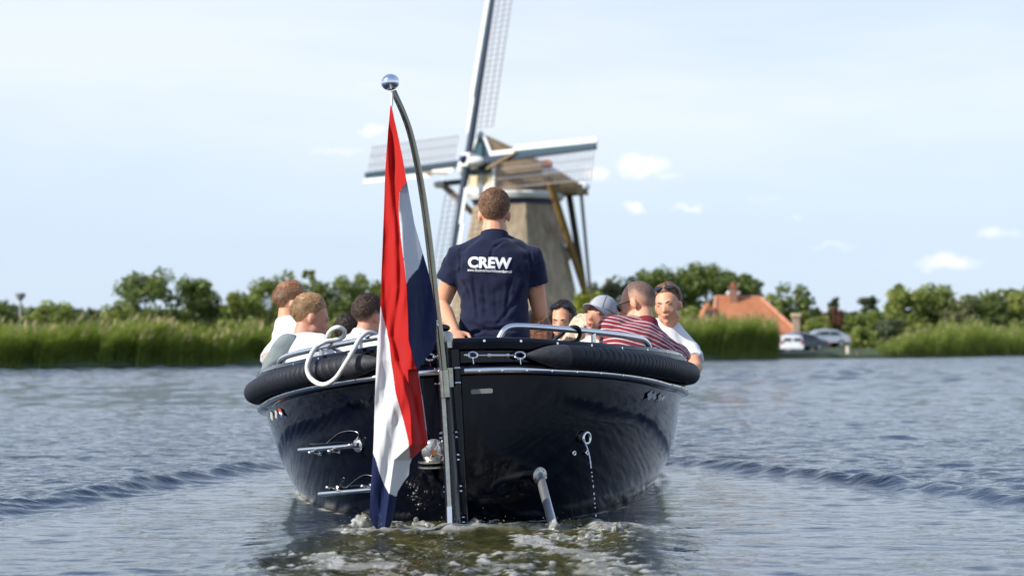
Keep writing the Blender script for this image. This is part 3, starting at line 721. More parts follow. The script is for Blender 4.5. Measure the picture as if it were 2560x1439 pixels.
# dormer on the left hip
g = G(); dp = P(1772, 770, 166.0)
g.add([dp + Vector(q) for q in ((-.75, 0, -.9), (.75, 0, -.9), (0, 0, .5), (-.75, 2.4, -.6), (.75, 2.4, -.6), (0, 2.4, .5))], [(0, 1, 2), (0, 2, 5, 3), (1, 4, 5, 2), (3, 5, 4), (0, 3, 4, 1)])
dm = g.build('dormer', M_tile, rf, smooth=False)
g = G(); g.box(dp + Vector((0, -.03, -.45)), (.55, .05, .5)); g.build('window', M_glass, dm, smooth=False)
c0 = P(1833, 754, 168.6)
g = G(); g.box(c0 + Vector((0, 0, .35)), (.62, .55, 1.7)); g.box(c0 + Vector((0, 0, 1.24)), (.78, .7, .12)); ch = g.build('chimney', M_brick, rf, smooth=False)
g = G(); g.tube([c0 + up * 1.3, c0 + up * 1.62], [.17, .13], 10); g.build('chimney_pot', mat('terracotta_pot', (.4, .1, .05), .7), ch)
for sx in (-.42, .42):
    g = G(); g.ell(c0 + Vector((sx, -.1, .72)), (.17, .17, .19), nu=12, nv=8); g.build('white_pot', M_white, ch)  # white pots on either side of the chimney
c1 = P(1990, 830, 163.8); 
g = G(); g.box(c1 + Vector((0, 0, .1)), (.55, .5, 2.2)); g.box(c1 + Vector((0, 0, 1.27)), (.66, .6, .14)); g.build('chimney', mat('pale_brick', (.42, .30, .22), .85, 0, .2, 5), hs, smooth=False)
g = G(); g.box(c1 + Vector((0, 0, 1.44)), (.74, .68, .2)); g.build('chimney_cap', M_cream, hs, smooth=False)
for k in range(2):
    px = 1900 + k * 62; q = P(px, 850, yF + .37)
    g = G(); g.box((q.x, yF + .385, 1.35), (1.0, .05, .8)); wn = g.build('window', M_glass, hs, smooth=False)
    g = G()
    for dx, w_, h_ in ((-.53, .08, .94), (.53, .08, .94)): g.box((q.x + dx, yF + .36, 1.35), (w_, .08, h_))
    g.box((q.x, yF + .36, 1.79), (1.0, .08, .08)); g.box((q.x, yF + .36, .91), (1.0, .08, .08)); g.build('window_frame', M_white, wn, smooth=False)
# ================================================================== QUAY, POST, LAMP, CARS
M_quay = mat('weathered_quay_board', (.20, .16, .12), .85, 0, .3, 3, bump=.01)
M_concr = mat('grey_stone_edge', (.36, .34, .31), .85, 0, .15, 3)
qa, qb = P(1952, 893, 138.2), P(2112, 890, 146.5)
q = empty('timber_quay', Vector(((qa.x + qb.x) / 2, (qa.y + qb.y) / 2, 0)), 'low brown timber quay edge in front of the parked cars', 'quay')
qd = Vector((qb.x - qa.x, qb.y - qa.y, 0)); Lq = qd.length; qd.normalize(); A0 = Vector((qa.x, qa.y, 0))
for row in range(2):
    for k in range(4):
        g = G(); a = A0 + qd * (Lq * k / 4 + .02) + up * (.1 + row * .21); b = A0 + qd * (Lq * (k + 1) / 4 - .02) + up * (.1 + row * .21); g.beam(a, b, .08, .19); g.build('plank', M_quay, q, smooth=False)
for k in range(5):
    g = G(); p_ = A0 + qd * (Lq * k / 4) + Vector((0, -.13, 0)); g.tube([p_ - up * .4, p_ + up * .5], .09, 8); g.build('pile', M_quay, q)
g = G(); g.beam(A0 + Vector((0, .3, .50)), A0 + qd * Lq + Vector((0, .3, .50)), .6, .14); g.build('coping', M_concr, q, smooth=False)
pp = P(2120, 893, 145.0)
g = G(); g.tube([Vector((pp.x, pp.y, -.3)), Vector((pp.x, pp.y, .85))], [.15, .15], 12); g.disc((pp.x, pp.y, .851), up, .18, .07)
o = g.build('mooring_post', mat('pale_post', (.62, .56, .48), .8, 0, .15, 6), None, origin=(pp.x, pp.y, 0)); tag(o, 'pale wooden mooring post in the water at the right end of the timber quay', 'post')
g = G(); g.tube([Vector((pp.x + .75, pp.y + .2, -.3)), Vector((pp.x + .75, pp.y + .2, .5))], .13, 10)
o = g.build('mooring_post', M_quay, None, origin=(pp.x + .75, pp.y, 0)); tag(o, 'short dark stump right beside the pale mooring post', 'post')
M_lampm = mat('grey_lamp_metal', (.42, .43, .42), .45, .3, .05)
lp = P(51, 735, 92)
l = empty('street_lamp', Vector((lp.x, lp.y, .4)), 'slim grey street lamp with a flat funnel head above the left reeds', 'street lamp')
g = G(); g.tube([Vector((lp.x, lp.y, .2)), Vector((lp.x, lp.y, lp.z - .3))], [.065, .05], 10); g.build('pole', M_lampm, l)
g = G(); g.tube([Vector((lp.x, lp.y, lp.z - .3)), Vector((lp.x, lp.y, lp.z - .12)), Vector((lp.x, lp.y, lp.z))], [.07, .22, .24], 18); g.build('lamp_shade', mat('lamp_shade', (.3, .31, .3), .5), l)
g = G(); g.ell(Vector((lp.x, lp.y, lp.z + .02)), (.25, .25, .05)); g.build('lamp_lid', M_lampm, l)
M_tyre = mat('tyre_rubber', (.015, .015, .015), .8)
M_rim = mat('alloy_rim', (.5, .5, .52), .3, .9, .05)
M_red = mat('red_lamp_glass', (.45, .02, .015), .2)
def car(label, loc, yaw, paint, L, W, prof, wins, z0=.62, group=None, cat='car', rear_windows=None):
    """prof: side outline (y forward from rear, z) ; lofted across the width with tumblehome"""
    Mx = Matrix.Translation((loc[0], loc[1], loc[2])) @ Matrix.Rotation(yaw, 4, 'Z')
    e = empty('parked_car', Mx, label, cat, group); H = max(p[1] for p in prof)
    rings = []
    for q in np.linspace(-1, 1, 9):
        ring = []
        for y, z in prof:
            tum = 1 - .16 * max(0, (z - .85) / (H - .85)) ** 1.2 if z > .85 else 1
            edge = 1 - abs(q) ** 6 * .06
            zz = .3 + (z - .3) * (edge if z > .4 else 1)
            ring.append(Vector((q * W / 2 * tum, (y - L / 2) * (1 - abs(q) ** 6 * .03), zz)))
        rings.append(ring)
    g = G(); g.loft(rings, True); body = g.build('body', paint, e, local=True)
    for s in (-1, 1):
        for (pts) in wins:
            rg2 = []
            for off in (0.0, .02):
                ring = []
                for y, z in pts:
                    tum = 1 - .16 * max(0, (z - .85) / (H - .85)) ** 1.2
                    ring.append(Vector((s * (W / 2 * tum + off - .004), y - L / 2, .3 + (z - .3) * .955)))
                rg2.append(ring if s > 0 else ring[::-1])
            g = G(); g.loft(rg2, True); g.build('side_window', M_glass, e, local=True, smooth=False)
    for s in (-1, 1):
        for y in (.78, L - .82):
            c = Vector((s * (W / 2 - .1), y - L / 2, .31)); g = G(); g.tube([c - Vector((.1, 0, 0)), c + Vector((.1, 0, 0))], .31, 20); wv = g.build('wheel', M_tyre, e, local=True)
            g = G(); g.tube([c + Vector((s * .09, 0, 0)), c + Vector((s * .115, 0, 0))], .19, 16); g.build('rim', M_rim, wv, local=True)
        g = G(); g.box((s * (W / 2 - .12), -L / 2 + .05, .82), (.16, .09, .24)); g.build('tail_light', M_red, e, local=True, smooth=False)
        g = G(); g.ell((s * (W / 2 - .2), L / 2 - .1, .62), (.16, .1, .08)); g.build('headlight', M_rim, e, local=True)
        g = G(); g.ell((s * (W / 2 + .08), L * .12, .98), (.09, .06, .07)); g.build('wing_mirror', paint, e, local=True)
    for (cx, cz, w_, h_, yy) in (rear_windows or []):
        g = G(); g.box((cx, yy, cz), (w_, .04, h_)); g.build('rear_window', M_glass, e, local=True, smooth=False)
    g = G(); g.box((0, -L / 2 - .03, .42), (W * .92, .12, .2)); g.build('bumper', paint, e, local=True, smooth=False)
    return e
PW = mat('white_car_paint', (.82, .83, .84), .25, 0, .02, coat=.6); PS = mat('silver_car_paint', (.50, .52, .55), .25, .6, .03, coat=.6); PB = mat('dark_blue_car_paint', (.015, .035, .075), .2, .2, .05, coat=.7)
van_prof = [(0, .35), (0.02, .85), (.12, 1.30), (.5, 1.38), (2.4, 1.38), (2.9, 1.28), (3.5, .92), (4.3, .78), (4.5, .36)]
hatch = [(0, .4), (0.0, .85), (.35, 1.05), (1.1, 1.40), (2.0, 1.47), (2.7, 1.36), (3.4, .98), (4.15, .80), (4.3, .38)]
pv = P(1977, 868, 148.5); car('white car seen from behind with two dark rear windows beside the quay', (pv.x, 150.6, .36), 0.05, PW, 4.5, 1.72, van_prof, [[(.5, .92), (1.6, .92), (1.6, 1.22), (.55, 1.22)], [(1.75, .92), (3.1, .92), (2.7, 1.2), (1.75, 1.22)]], rear_windows=[(-.38, 1.02, .56, .24, -2.22), (.38, 1.02, .56, .24, -2.22)])
pb = P(2028, 866, 152); car('dark blue car half hidden between the white van and the silver car', (pb.x - .5, 154.2, .5), -1.05, PB, 4.0, 1.68, hatch, [[(.75, 1.0), (1.7, 1.0), (1.7, 1.3), (1.1, 1.3)], [(1.8, 1.0), (3.0, 1.0), (2.6, 1.28), (1.8, 1.32)]])
ps = P(2062, 866, 158); car('silver hatchback parked side on behind the blue car', (ps.x + .2, 160.5, .82), 1.72, PS, 4.2, 1.72, hatch, [[(.75, 1.0), (1.7, 1.0), (1.7, 1.3), (1.1, 1.3)], [(1.8, 1.0), (3.0, 1.0), (2.6, 1.28), (1.8, 1.32)]])
# ================================================================== BOAT
BM = Matrix.Translation((BX, BY, 0)) @ Matrix.Rotation(R(-1.4), 4, 'Z') @ Matrix.Rotation(R(-2.8), 4, 'Y')
BMi = BM.inverted()
boat = empty('motor_launch', BM, 'black open motor launch seen from behind with a thick black rope fender round its rim', 'boat')
M_hull = mat('black_gelcoat', (.0015, .002, .006), .07, 0, .2, 3, spec=.36, coat=.0, rvar=.04)
def _hull():
    t = NT(M_hull.node_tree); b = M_hull.node_tree.nodes['Principled BSDF']; co = t.n('ShaderNodeTexCoord').outputs['Object']
    src = b.inputs['Base Color'].links[0].from_socket
    sp = t.ramp(t.noise(co, 55, 5, .75), [(.62, (0, 0, 0, 1)), (.72, (1,)*4)]); st = t.ramp(t.noise(t.mapping(co, (5, 5, .8)), 2.0, 5, .7), [(.5, (0, 0, 0, 1)), (.75, (1,)*4)])
    f = t.math('ADD', t.math('MULTIPLY', sp, .16), t.math('MULTIPLY', st, .025)); t.put(b.inputs['Base Color'], t.mix(f, src, (.10, .10, .10, 1)))
_hull()
M_blackg = mat('black_gloss_trim', (.006, .007, .012), .18, 0, .1, spec=.5, bump=.0003, bscale=120)
M_steel = mat('polished_steel', (.80, .79, .77), .2, 1.0, .05, 20, rvar=.04)
M_steeld = mat('weathered_steel', (.44, .42, .36), .28, 1.0, .18, 35, rvar=.12)
M_chrome = mat('chrome', (.85, .86, .88), .04, 1.0, .01)
M_rubber = mat('black_rope_fender', (.011, .012, .018), .55, 0, .35, 60, bump=.0015, bscale=140, spec=.35)
M_rubberg = mat('scuffed_fender_end', (.035, .035, .038), .6, 0, .5, 40, bump=.0015, bscale=120)
M_plate = mat('grey_badge', (.28, .28, .27), .45, 0, .15, 200)
M_inner = mat('inner_hull_grey', (.20, .20, .21), .5, 0, .06)
def ztop(s): return float(np.interp(s, [0, .17, .5, 1, 2, 3.2, 6, 9.4], [.836, .803, .770, .742, .695, .650, .67, .88]))
def ztube(s): return float(np.interp(s, [0, .17, .5, 1.2, 2.2, 3.4, 6, 9.4], [.758, .733, .694, .634, .590, .555, .60, .80]))
def zstrip(s): return float(np.interp(s, [0, .17, .5, 1.1, 2.3, 3.4, 6, 9.4], [.690, .665, .628, .560, .475, .44, .48, .70]))
LB = 9.4
def hullpar(z):
    W = float(np.interp(z, [-.4, -.15, 0, .15, .35, .6, .9], [.50, .90, 1.06, 1.125, 1.155, 1.18, 1.195]))
    Ls = float(np.interp(z, [-.4, 0, .5], [3.6, 3.3, 2.75])); s0 = float(np.interp(z, [-.4, -.15, 0, .3, .8], [.9, .22, .06, .02, 0]))
    n = float(np.interp(z, [-.4, 0, .5], [1.9, 1.95, 2.25])); return W, Ls, s0, n
def hull_s(x, z):
    W, Ls, s0, n = hullpar(z); q = min(.999, abs(x) / W); return s0 + Ls * (1 - (1 - q ** n) ** (1 / n))
def hull_pt(t, z):
    """t in -1..1 round the boat, 0 at the stern post"""
    W, Ls, s0, n = hullpar(z); a = abs(t); sg = 1 if t >= 0 else -1
    if a <= .5:
        th = a / .5 * math.pi / 2
        x = W * math.sin(th) ** (2 / n); s = s0 + Ls * (1 - math.cos(th) ** (2 / n))
    else:
        k = (a - .5) / .5; s = s0 + Ls + (LB - .8 * max(0, .5 - z) - s0 - Ls) * k; x = W * max(0, 1 - k ** 2.4)
    return Vector((sg * x, s, z))
def ztop_curve(t, zf, out=0.0, zo=0.0):
    p = hull_pt(t, .6)
    for _ in range(3): p = hull_pt(t, zf(p.y))
    # outward normal
    a = hull_pt(max(-1, t - .01), p.z); b = hull_pt(min(1, t + .01), p.z); d = (b - a); d.z = 0; d.normalize()
    n = Vector((d.y, -d.x, 0))
    return p + n * out + Vector((0, 0, zo)), n
TS = [math.copysign(abs(k / 80) ** 1.0, k) for k in range(-80, 81)]
def BP(px, py, z_off=0.0, out=0.0):
    """boat-frame point on the hull skin seen at photo pixel"""
    D = 9.2
    for _ in range(14):
        l = BMi @ P(px, py, D); D += .8 * (hull_s(l.x, l.z) - l.y)
    l = BMi @ P(px, py, D)
    e = .01; gx = (hull_s(l.x + e, l.z) - hull_s(l.x - e, l.z)) / (2 * e); n = Vector((gx if abs(l.x) > 0.01 else 0, -1, -.08)).normalized()
    return l + n * out, n
# hull
g = G(); cols = []
for t in TS:
    zt = ztop_curve(t, ztop)[0].z
    zs = [-.40, -.3, -.2, -.1, -.03, .05, .13, .21, .29, .37, .44] ; m = ztop_curve(t, zstrip)[0].z
    zs = [z for z in zs if z < m - .06]
    while len(zs) < 11: zs.append(zs[-1] + (m - .03 - zs[-1]) * .3)
    col = [hull_pt(t, z) for z in zs] + [ztop_curve(t, zstrip, .0, -.02)[0], ztop_curve(t, zstrip, .022, -.012)[0], ztop_curve(t, zstrip, .022, .02)[0], ztop_curve(t, zstrip, .004, .04)[0], ztop_curve(t, ztop, 0, -.055)[0],
           ztop_curve(t, ztop, .022, -.045)[0], ztop_curve(t, ztop, .026, -.012)[0], ztop_curve(t, ztop, .018, 0)[0]]
    cols.append(col)
g.loft(cols, False, False); hull = g.build('hull', M_hull, boat, local=True)
# gunwale cap and inner skin
g = G(); cols = []
for t in TS:
    def o(d, dz): return ztop_curve(t, ztop, d, dz)[0]
    cols.append([o(.0185, 0.001), o(.012, .006), o(-.09, .006), o(-.11, -.002), o(-.12, -.04)])
g.loft(cols, False, False); g.build('gunwale', M_blackg, boat, local=True)
g = G(); cols = []
for t in TS: 
    a = ztop_curve(t, ztop, -.12, -.04)[0]; 
    def ins(z, k=.05):
        q = hull_pt(t, z); c_ = Vector((0, q.y, z)); 
        return Vector((math.copysign(max(0, abs(q.x) - k), q.x), q.y + (k if abs(t) < .3 else 0), z))
    cols.append([a, ins(.3, .10), ins(.1, .08), ins(-.13, .07)])
g.loft(cols, False, False); g.build('inner_wall', M_inner, boat, local=True)
g = G(); fl = [Vector((math.copysign(max(0, abs(hull_pt(t, -.129).x) - .07), t), hull_pt(t, -.129).y + (.05 if abs(t) < .3 else 0), -.129)) for t in TS[:-1]]; g.add(fl, [tuple(range(len(fl)))]); g.build('floor', mat('teak_floor', (.28, .17, .09), .6, 0, .2, 6, stretch=(20, 1, 1)), boat, local=True, smooth=False)
for sx in (-1, 1):
    g = G(); rings = []
    for k in range(9):
        s = 1.7 + k * .62; xo = sx * float(np.interp(s, [1.7, 3, 6.7], [.78, .95, .85])); rings.append([Vector((xo, s, .26)), Vector((xo - sx * .45, s, .26)), Vector((xo - sx * .45, s, .30)), Vector((xo, s, .30))])
    g.loft(rings, True); g.build('bench', mat('white_bench_cushion', (.75, .75, .74), .6), boat, local=True, smooth=False)
# steel rub strip (right and left of the rudder)
for sg in (1, -1):
    g = G(); pts = []
    for k in range(70):
        t = sg * (.0008 + .62 * (k / 69) ** 1.35); 
        p, n = ztop_curve(t, zstrip, .032, .004)
        if abs(p.x) < .045: continue
        pts.append((p, n))
    rings = []
    for p, n in pts:
        rings.append([p + n * .013 * math.cos(a) + Vector((0, 0, .014 * math.sin(a))) for a in [k * math.pi / 5 for k in range(10)]])
    g.loft(rings, True); st = g.build('rub_strip', M_steel, boat, local=True)
    for k in range(3, len(pts) - 1, 4):
        p, n = pts[k]; g = G(); g.disc(p + n * .0125 + Vector((0, 0, -.002)), n, .0045, .002, 8); g.build('screw', M_chrome, st, local=True)
# screws of the gunwale edge
for k in range(-9, 10):
    if k in (0,): continue
    t = math.copysign(abs(k / 9) ** 1.2 * .42, k); p, n = ztop_curve(t, ztop, .0255, -.010)
    g = G(); g.disc(p, n, .006, .003, 8); g.build('screw', M_chrome, boat, local=True)
# rope fender: ribbed tube with tapered ends
def fender(sg):
    N = 760; rings = []; Rm = .056; path = []
    for k in range(N + 1):
        t = sg * (.013 + (.985 - .013) * (k / N) ** 1.25); p, n = ztop_curve(t, ztube, .045, 0); path.append((p, n))
    # start where the cone begins
    xs = [abs(p.x) for p, n in path]; i0 = next(i for i, x in enumerate(xs) if x > (.335 if sg > 0 else .30)); path = path[i0:]
    L = [0]
    for a, b in zip(path, path[1:]): L.append(L[-1] + (b[0] - a[0]).length)
    for i, (p, n) in enumerate(path):
        l = L[i]; cone = min(1, l / .20); r0 = Rm * (.16 + .84 * math.sin(cone * math.pi / 2)) if cone < 1 else Rm
        ring = []
        d = (path[min(i + 1, len(path) - 1)][0] - path[max(i - 1, 0)][0]).normalized(); up_ = Vector((0, 0, 1)); x = n; y = up_
        for j in range(26):
            a = 2 * math.pi * j / 26
            ph = l / .047 - .55 * math.cos(a) * 1.0 - .5 * math.sin(a)
            f = ph - math.floor(ph); rib = -.15 * (1 - abs(2 * f - 1)) ** 4 + .03 * math.sin(math.pi * f)
            k_ = min(1, max(0, (l - .21) / .06)); r = r0 * (1 + rib * k_)
            if .195 < l < .205: r *= 1.02
            ring.append(p + x * math.cos(a) * r + y * math.sin(a) * r)
        rings.append(ring)
    nc = next(i for i, l in enumerate(L) if l > .20)
    g = G(); g.loft(rings[nc:], True); fd = g.build('rope_fender', M_rubber, boat, local=True)
    g = G(); g.loft(rings[:nc + 1], True); cn = g.build('fender_end', M_rubberg, boat, local=True)
    tip = path[0][0]
    # turnbuckle to the stern post
    q0 = tip; q1 = ztop_curve(sg * .0012, ztube, .03, .006)[0]; q1 = Vector((sg * .052, q1.y - .0, q1.z))
    d = (q1 - q0); Lq = d.length; d.normalize()
    g = G(); g.tube([q0 + d * .05, q1 - d * .07], .0035, 8); g.tube([q0 + d * .09, q0 + d * .17], .0065, 8)
    g.tube([q0 + d * .165, q0 + d * .18], .010, 8); g.tube([q0 + d * .08, q0 + d * .092], .010, 8); tb = g.build('turnbuckle', M_steel, boat, local=True)
    for c, rr in ((q0 + d * .03, .020), (q1 - d * .045, .018)):
        g = G(); g.tube([c + d * rr * 1.2 * math.cos(a) + Vector((0, -.004, 0)) + Vector((0, 0, rr * .75 * math.sin(a))) for a in [k * math.pi / 8 for k in range(16)]], .0045, 8, closed=True)
        g.tube([c + Vector((0, -.006, -rr * .5)), c + Vector((.002, -.006, -rr * .5 - .03))], .003, 6)
        g.build('shackle', M_chrome, tb, local=True)
    g = G(); g.cap2(q1 - d * .01, q1 - d * .028, .007, .007, 8); g.build('eye_bolt', M_chrome, tb, local=True)
fender(1); fender(-1)
# rudder and stern post
def V3(x, y, z): return Vector((x, y, z))
g = G(); rings = []
for z, y0, w_ in ((-.38, -.30, .055), (-.02, -.17, .060), (.2, -.13, .062), (.45, -.10, .062), (.66, -.075, .062), (.78, -.06, .064), (.835, -.055, .066)):
    rings.append([V3(-w_ / 2, .03, z), V3(-w_ / 2, y0 + .018, z), V3(-w_ * .32, y0, z), V3(w_ * .32, y0, z), V3(w_ / 2, y0 + .018, z), V3(w_ / 2, .03, z)])
g.loft(rings, True); [setattr(v, 'x', v.x + .16 * min(0, v.y) - .035 * max(0, v.z)) for v in g.v]; rud = g.build('rudder', M_blackg, boat, local=True)
g = G(); g.loft([[V3(sx * (.040), .05, z), V3(sx * .040, -.012, z), V3(sx * .034, -.02, z), V3(-sx * .034, -.02, z), V3(-sx * .04, -.012, z), V3(-sx * .04, .05, z)] for sx, z in ((1, -.3), (1, .3), (1, .83))], True); g.build('stern_post', M_hull, boat, local=True)
g = G(); g.tube([V3(-.024, -.02, .80), V3(-.024, -.02, .86), V3(-.024, -.018, .868)], [.036, .036, .028], 20); g.build('rudder_head', M_steeld, rud, local=True)
# flat bar on the rudder edge
g = G(); bar = [(-.03, -.193), (.10, -.166), (.3, -.137), (.5, -.115), (.66, -.10)]
for (z0, y0), (z1, y1) in zip(bar[1:], bar[2:]): g.beam(V3(0, y0, z0), V3(0, y1, z1 + .0), .017, .024, up=V3(0, -1, 0))
[setattr(v, 'x', v.x + .16 * v.y - .035 * max(0, v.z)) for v in g.v]; g.build('edge_bar', M_steeld, rud, local=True, smooth=False)
g = G(); g.beam(V3(0, -.205, -.10), V3(0, -.171, .0995), .021, .020, up=V3(0, -1, 0)); [setattr(v, 'x', v.x + .16 * v.y - .035 * max(0, v.z)) for v in g.v]; g.build('bar_foot', M_steel, rud, local=True, smooth=False)
for z in (.02, .16, .30, .40):
    for sx in (-1, 1):
        for dz in (0, .022):
            g = G(); g.disc(V3(sx * .031 - .013 - .035 * z, -.085, z + dz), (sx, 0, 0), .0045, .010, 8); g.build('bolt', M_chrome, rud, local=True)
# pole clamp
g = G(); q0_ = BMi @ P(1114, 992, 8.868); q1_ = BMi @ P(1109, 925, 8.868); g.tube([q0_, q1_], .0225, 18); cl = g.build('pole_clamp', M_steeld, boat, local=True)
g = G(); g.box((q0_.x * .5 + q1_.x * .5 + .010, -.108, .668), (.058, .04, .085)); g.build('clamp_plate', M_steeld, cl, local=True, smooth=False)
for z in (.642, .708):
    for sx in (-1, 1):
        g = G(); g.cap2(V3(sx * .036 + q0_.x + .012, -.118, z), V3(sx * .053 + q0_.x + .012, -.118, z), .0055, .0055, 8); g.build('bolt', M_chrome, cl, local=True)
# flag pole (leans a little towards the camera)
pole_px = [(1113, 975, 8.87), (1106, 900, 8.87), (1098, 830, 8.87), (1088, 745, 8.87), (1079, 660, 8.87), (1069, 575, 8.86), (1057, 490, 8.85), (1043, 410, 8.83), (1026, 335, 8.81), (1008, 283, 8.79), (992, 247, 8.78), (984, 228, 8.78)]
pp_ = [BMi @ P(*p) for p in pole_px]
def smooth_path(pts, n=60):
    out = []
    m = len(pts)
    for i in range(n + 1):
        u = i / n * (m - 1); k = min(m - 2, int(u)); f = u - k
        p0 = pts[max(0, k - 1)]; p1 = pts[k]; p2 = pts[k + 1]; p3 = pts[min(m - 1, k + 2)]
        out.append(0.5 * ((2 * p1) + (-p0 + p2) * f + (2 * p0 - 5 * p1 + 4 * p2 - p3) * f * f + (-p0 + 3 * p1 - 3 * p2 + p3) * f ** 3))
    return out
g = G(); sp_ = smooth_path(pp_); g.tube(sp_, [.0192 - .0062 * k / 60 for k in range(61)], 20); pole = g.build('flag_pole', mat('darkened_steel_pole', (.24, .23, .18), .16, 1.0, .08, 20, rvar=.05), boat, local=True)  # polished pole; its dark reflections are put into the base colour
ball = BMi @ P(975.5, 206, 8.77)
g = G(); g.ell(ball, (.041, .041, .0365), Matrix.Rotation(R(-12), 3, 'Y'), 32, 20); g.build('pole_knob', M_chrome, pole, local=True)
g = G(); kk = BMi @ P(1092, 803, 8.86); g.ell(kk, (.009, .009, .012)); g.tube([kk + V3(0, 0, .012), kk + V3(-.006, 0, .10)], .0015, 6); g.tube([kk + V3(-.0, -.004, -.005), kk + V3(.006, -.006, -.02)], .004, 6); g.build('halyard_cleat', M_chrome, pole, local=True)
# rails on the gunwale
def rail(pts, stan, name='hand_rail', r=.0145):
    P3 = []
    for px, py in pts:
        D = 9.4
        for _ in range(10):
            l = BMi @ P(px, py, D); D += .8 * (hull_s(l.x, .75) + .055 - l.y)
        P3.append(BMi @ P(px, py, D))
    g = G(); g.tube(smooth_path(P3, 90), r, 14); rl_ = g.build(name, M_steel, boat, local=True)
    for end in (P3[0], P3[-1]):
        g = G(); zt = ztop(end.y); g.tube([V3(end.x, end.y, zt + .004), V3(end.x, end.y, zt + .010)], [.032, .028], 18); g.build('rail_foot', M_steel, rl_, local=True)
    for px, py in stan:
        D = 9.4
        for _ in range(10):
            l = BMi @ P(px, py, D); D += .8 * (hull_s(l.x, .75) + .055 - l.y)
        l = BMi @ P(px, py, D)
        g = G(); zt = ztop(l.y); g.tube([V3(l.x, l.y, zt + .004), l], .0125, 12); g.build('stanchion', M_steel, rl_, local=True)
        g = G(); g.tube([V3(l.x, l.y, zt + .005), V3(l.x, l.y, zt + .012)], [.030, .024], 16); g.build('rail_foot', M_steel, rl_, local=True)
rail([(1248, 848), (1252, 838), (1262, 824), (1280, 816), (1320, 816), (1390, 821), (1470, 828), (1540, 836), (1585, 843), (1606, 848), (1618, 858), (1624, 872), (1627, 884)], [(1483, 832)])
rail([(1075, 868), (1070, 850), (1055, 836), (1020, 834), (980, 838), (930, 845), (870, 856), (800, 870), (745, 882), (716, 891), (703, 900), (698, 912), (696, 926)], [(804, 868), (900, 850)])
# black line over the right rail
# hull fittings
def fitting(px, py, name, fn, mt, parent=boat, out=0.0):
    c, n = BP(px, py, out=out); g = G(); fn(g, c, n); return g.build(name, mt, parent, local=True)
def basis(n):
    x = Vector((0, 0, 1)).cross(n); x = -x; x.normalize(); y = n.cross(x) if False else x.cross(n) * -1; y.normalize()
    if y.z < 0: y = -y
    return x, y
def ringf(r, tube_r, depth=.012):
    def f(g, c, n):
        x, y = basis(n); g.tube([c + n * depth + x * r * math.cos(a) + y * r * math.sin(a) for a in [k * math.pi / 14 for k in range(28)]], tube_r, 10, closed=True); g.tube([c - n * .01, c + n * depth], r + tube_r * .2, 24, cap=False)
    return f
o1 = fitting(1458, 1094, 'exhaust_outlet', ringf(.026, .0075, .02), M_steel)
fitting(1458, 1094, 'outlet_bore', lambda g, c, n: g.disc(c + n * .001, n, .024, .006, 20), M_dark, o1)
for px, py in ((1432, 1132), (1464, 1131)):
    o2 = fitting(px, py, 'skin_fitting', ringf(.009, .0045, .008), M_steel)
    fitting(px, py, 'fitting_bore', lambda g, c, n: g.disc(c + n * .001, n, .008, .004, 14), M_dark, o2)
c, n = BP(1346, 1188); x, y = basis(n)
g = G(); g.tube([c, c + n * .012, c + n * .016], [.041, .041, .036], 28); dsc = g.build('strut_flange', M_steeld, boat, local=True)
for k in range(6):
    a = k * math.pi / 3 + .3; g = G(); q_ = c + (x * math.cos(a) + y * math.sin(a)) * .032 + n * .015; g.disc(q_, n, .0045, .004, 8); g.build('bolt', M_chrome, dsc, local=True)
e1 = BMi @ P(1384, 1320, 8.74)
g = G(); g.tube([c + n * .01 - y * .0, e1], .0205, 20); g.build('stern_strut', mat('brushed_steel', (.80, .80, .80), .36, .9, .05, 20), dsc, local=True)
# fold-out steps, left quarter
def step(ax, ay, bx, by, bracks, name='boarding_step'):
    a, na = BP(ax, ay); b, nb = BP(bx, by)
    cL = BMi @ Vector((0, 0, CAMH)); a_ = a + (cL - a).normalized() * .10; b_ = b + (cL - b).normalized() * .03
    g = G(); g.tube(smooth_path([b_, b_ * .6 + a_ * .4 + na * .03, a_ + na * .004, a_ + (a_ - b_).normalized() * .006], 20), .0118, 12); s_ = g.build(name, M_steel, boat, local=True)
    for px, py, rr in bracks:
        c, n = BP(px, py); x, y = basis(n)
        g = G(); g.tube([c, c + n * .008, c + n * .012], [rr, rr, rr * .7], 18); g.tube([c, c + n * .06 + Vector((0, 0, .012))], .007, 10); g.ell(c + n * .055 + Vector((0, 0, .008)), .011); g.build('bracket', M_steel, s_, local=True)
    c, n = BP((ax + bx) / 2 + 20, min(ay, by) - 26)
    w1, n1 = BP(ax + 62, ay - 16, out=.006); w2, n2 = BP(ax + 95, ay - 42, out=.008); w3, n3 = BP(bx - 14, by - 36, out=.008); w4, n4 = BP(bx + 4, by - 28, out=.008); w5, n5 = BP(bx - 8, by - 6, out=.008)
    g = G(); g.tube(smooth_path([w1, w2, w3, w4, w5], 24), .0022, 6); g.build('wire_loop', M_steeld, s_, local=True)
step(756, 1124, 896, 1112, [(802, 1132, .014), (849, 1128, .010), (897, 1113, .031)])
step(806, 1234, 935, 1222, [(846, 1219, .014), (930, 1215, .016)])
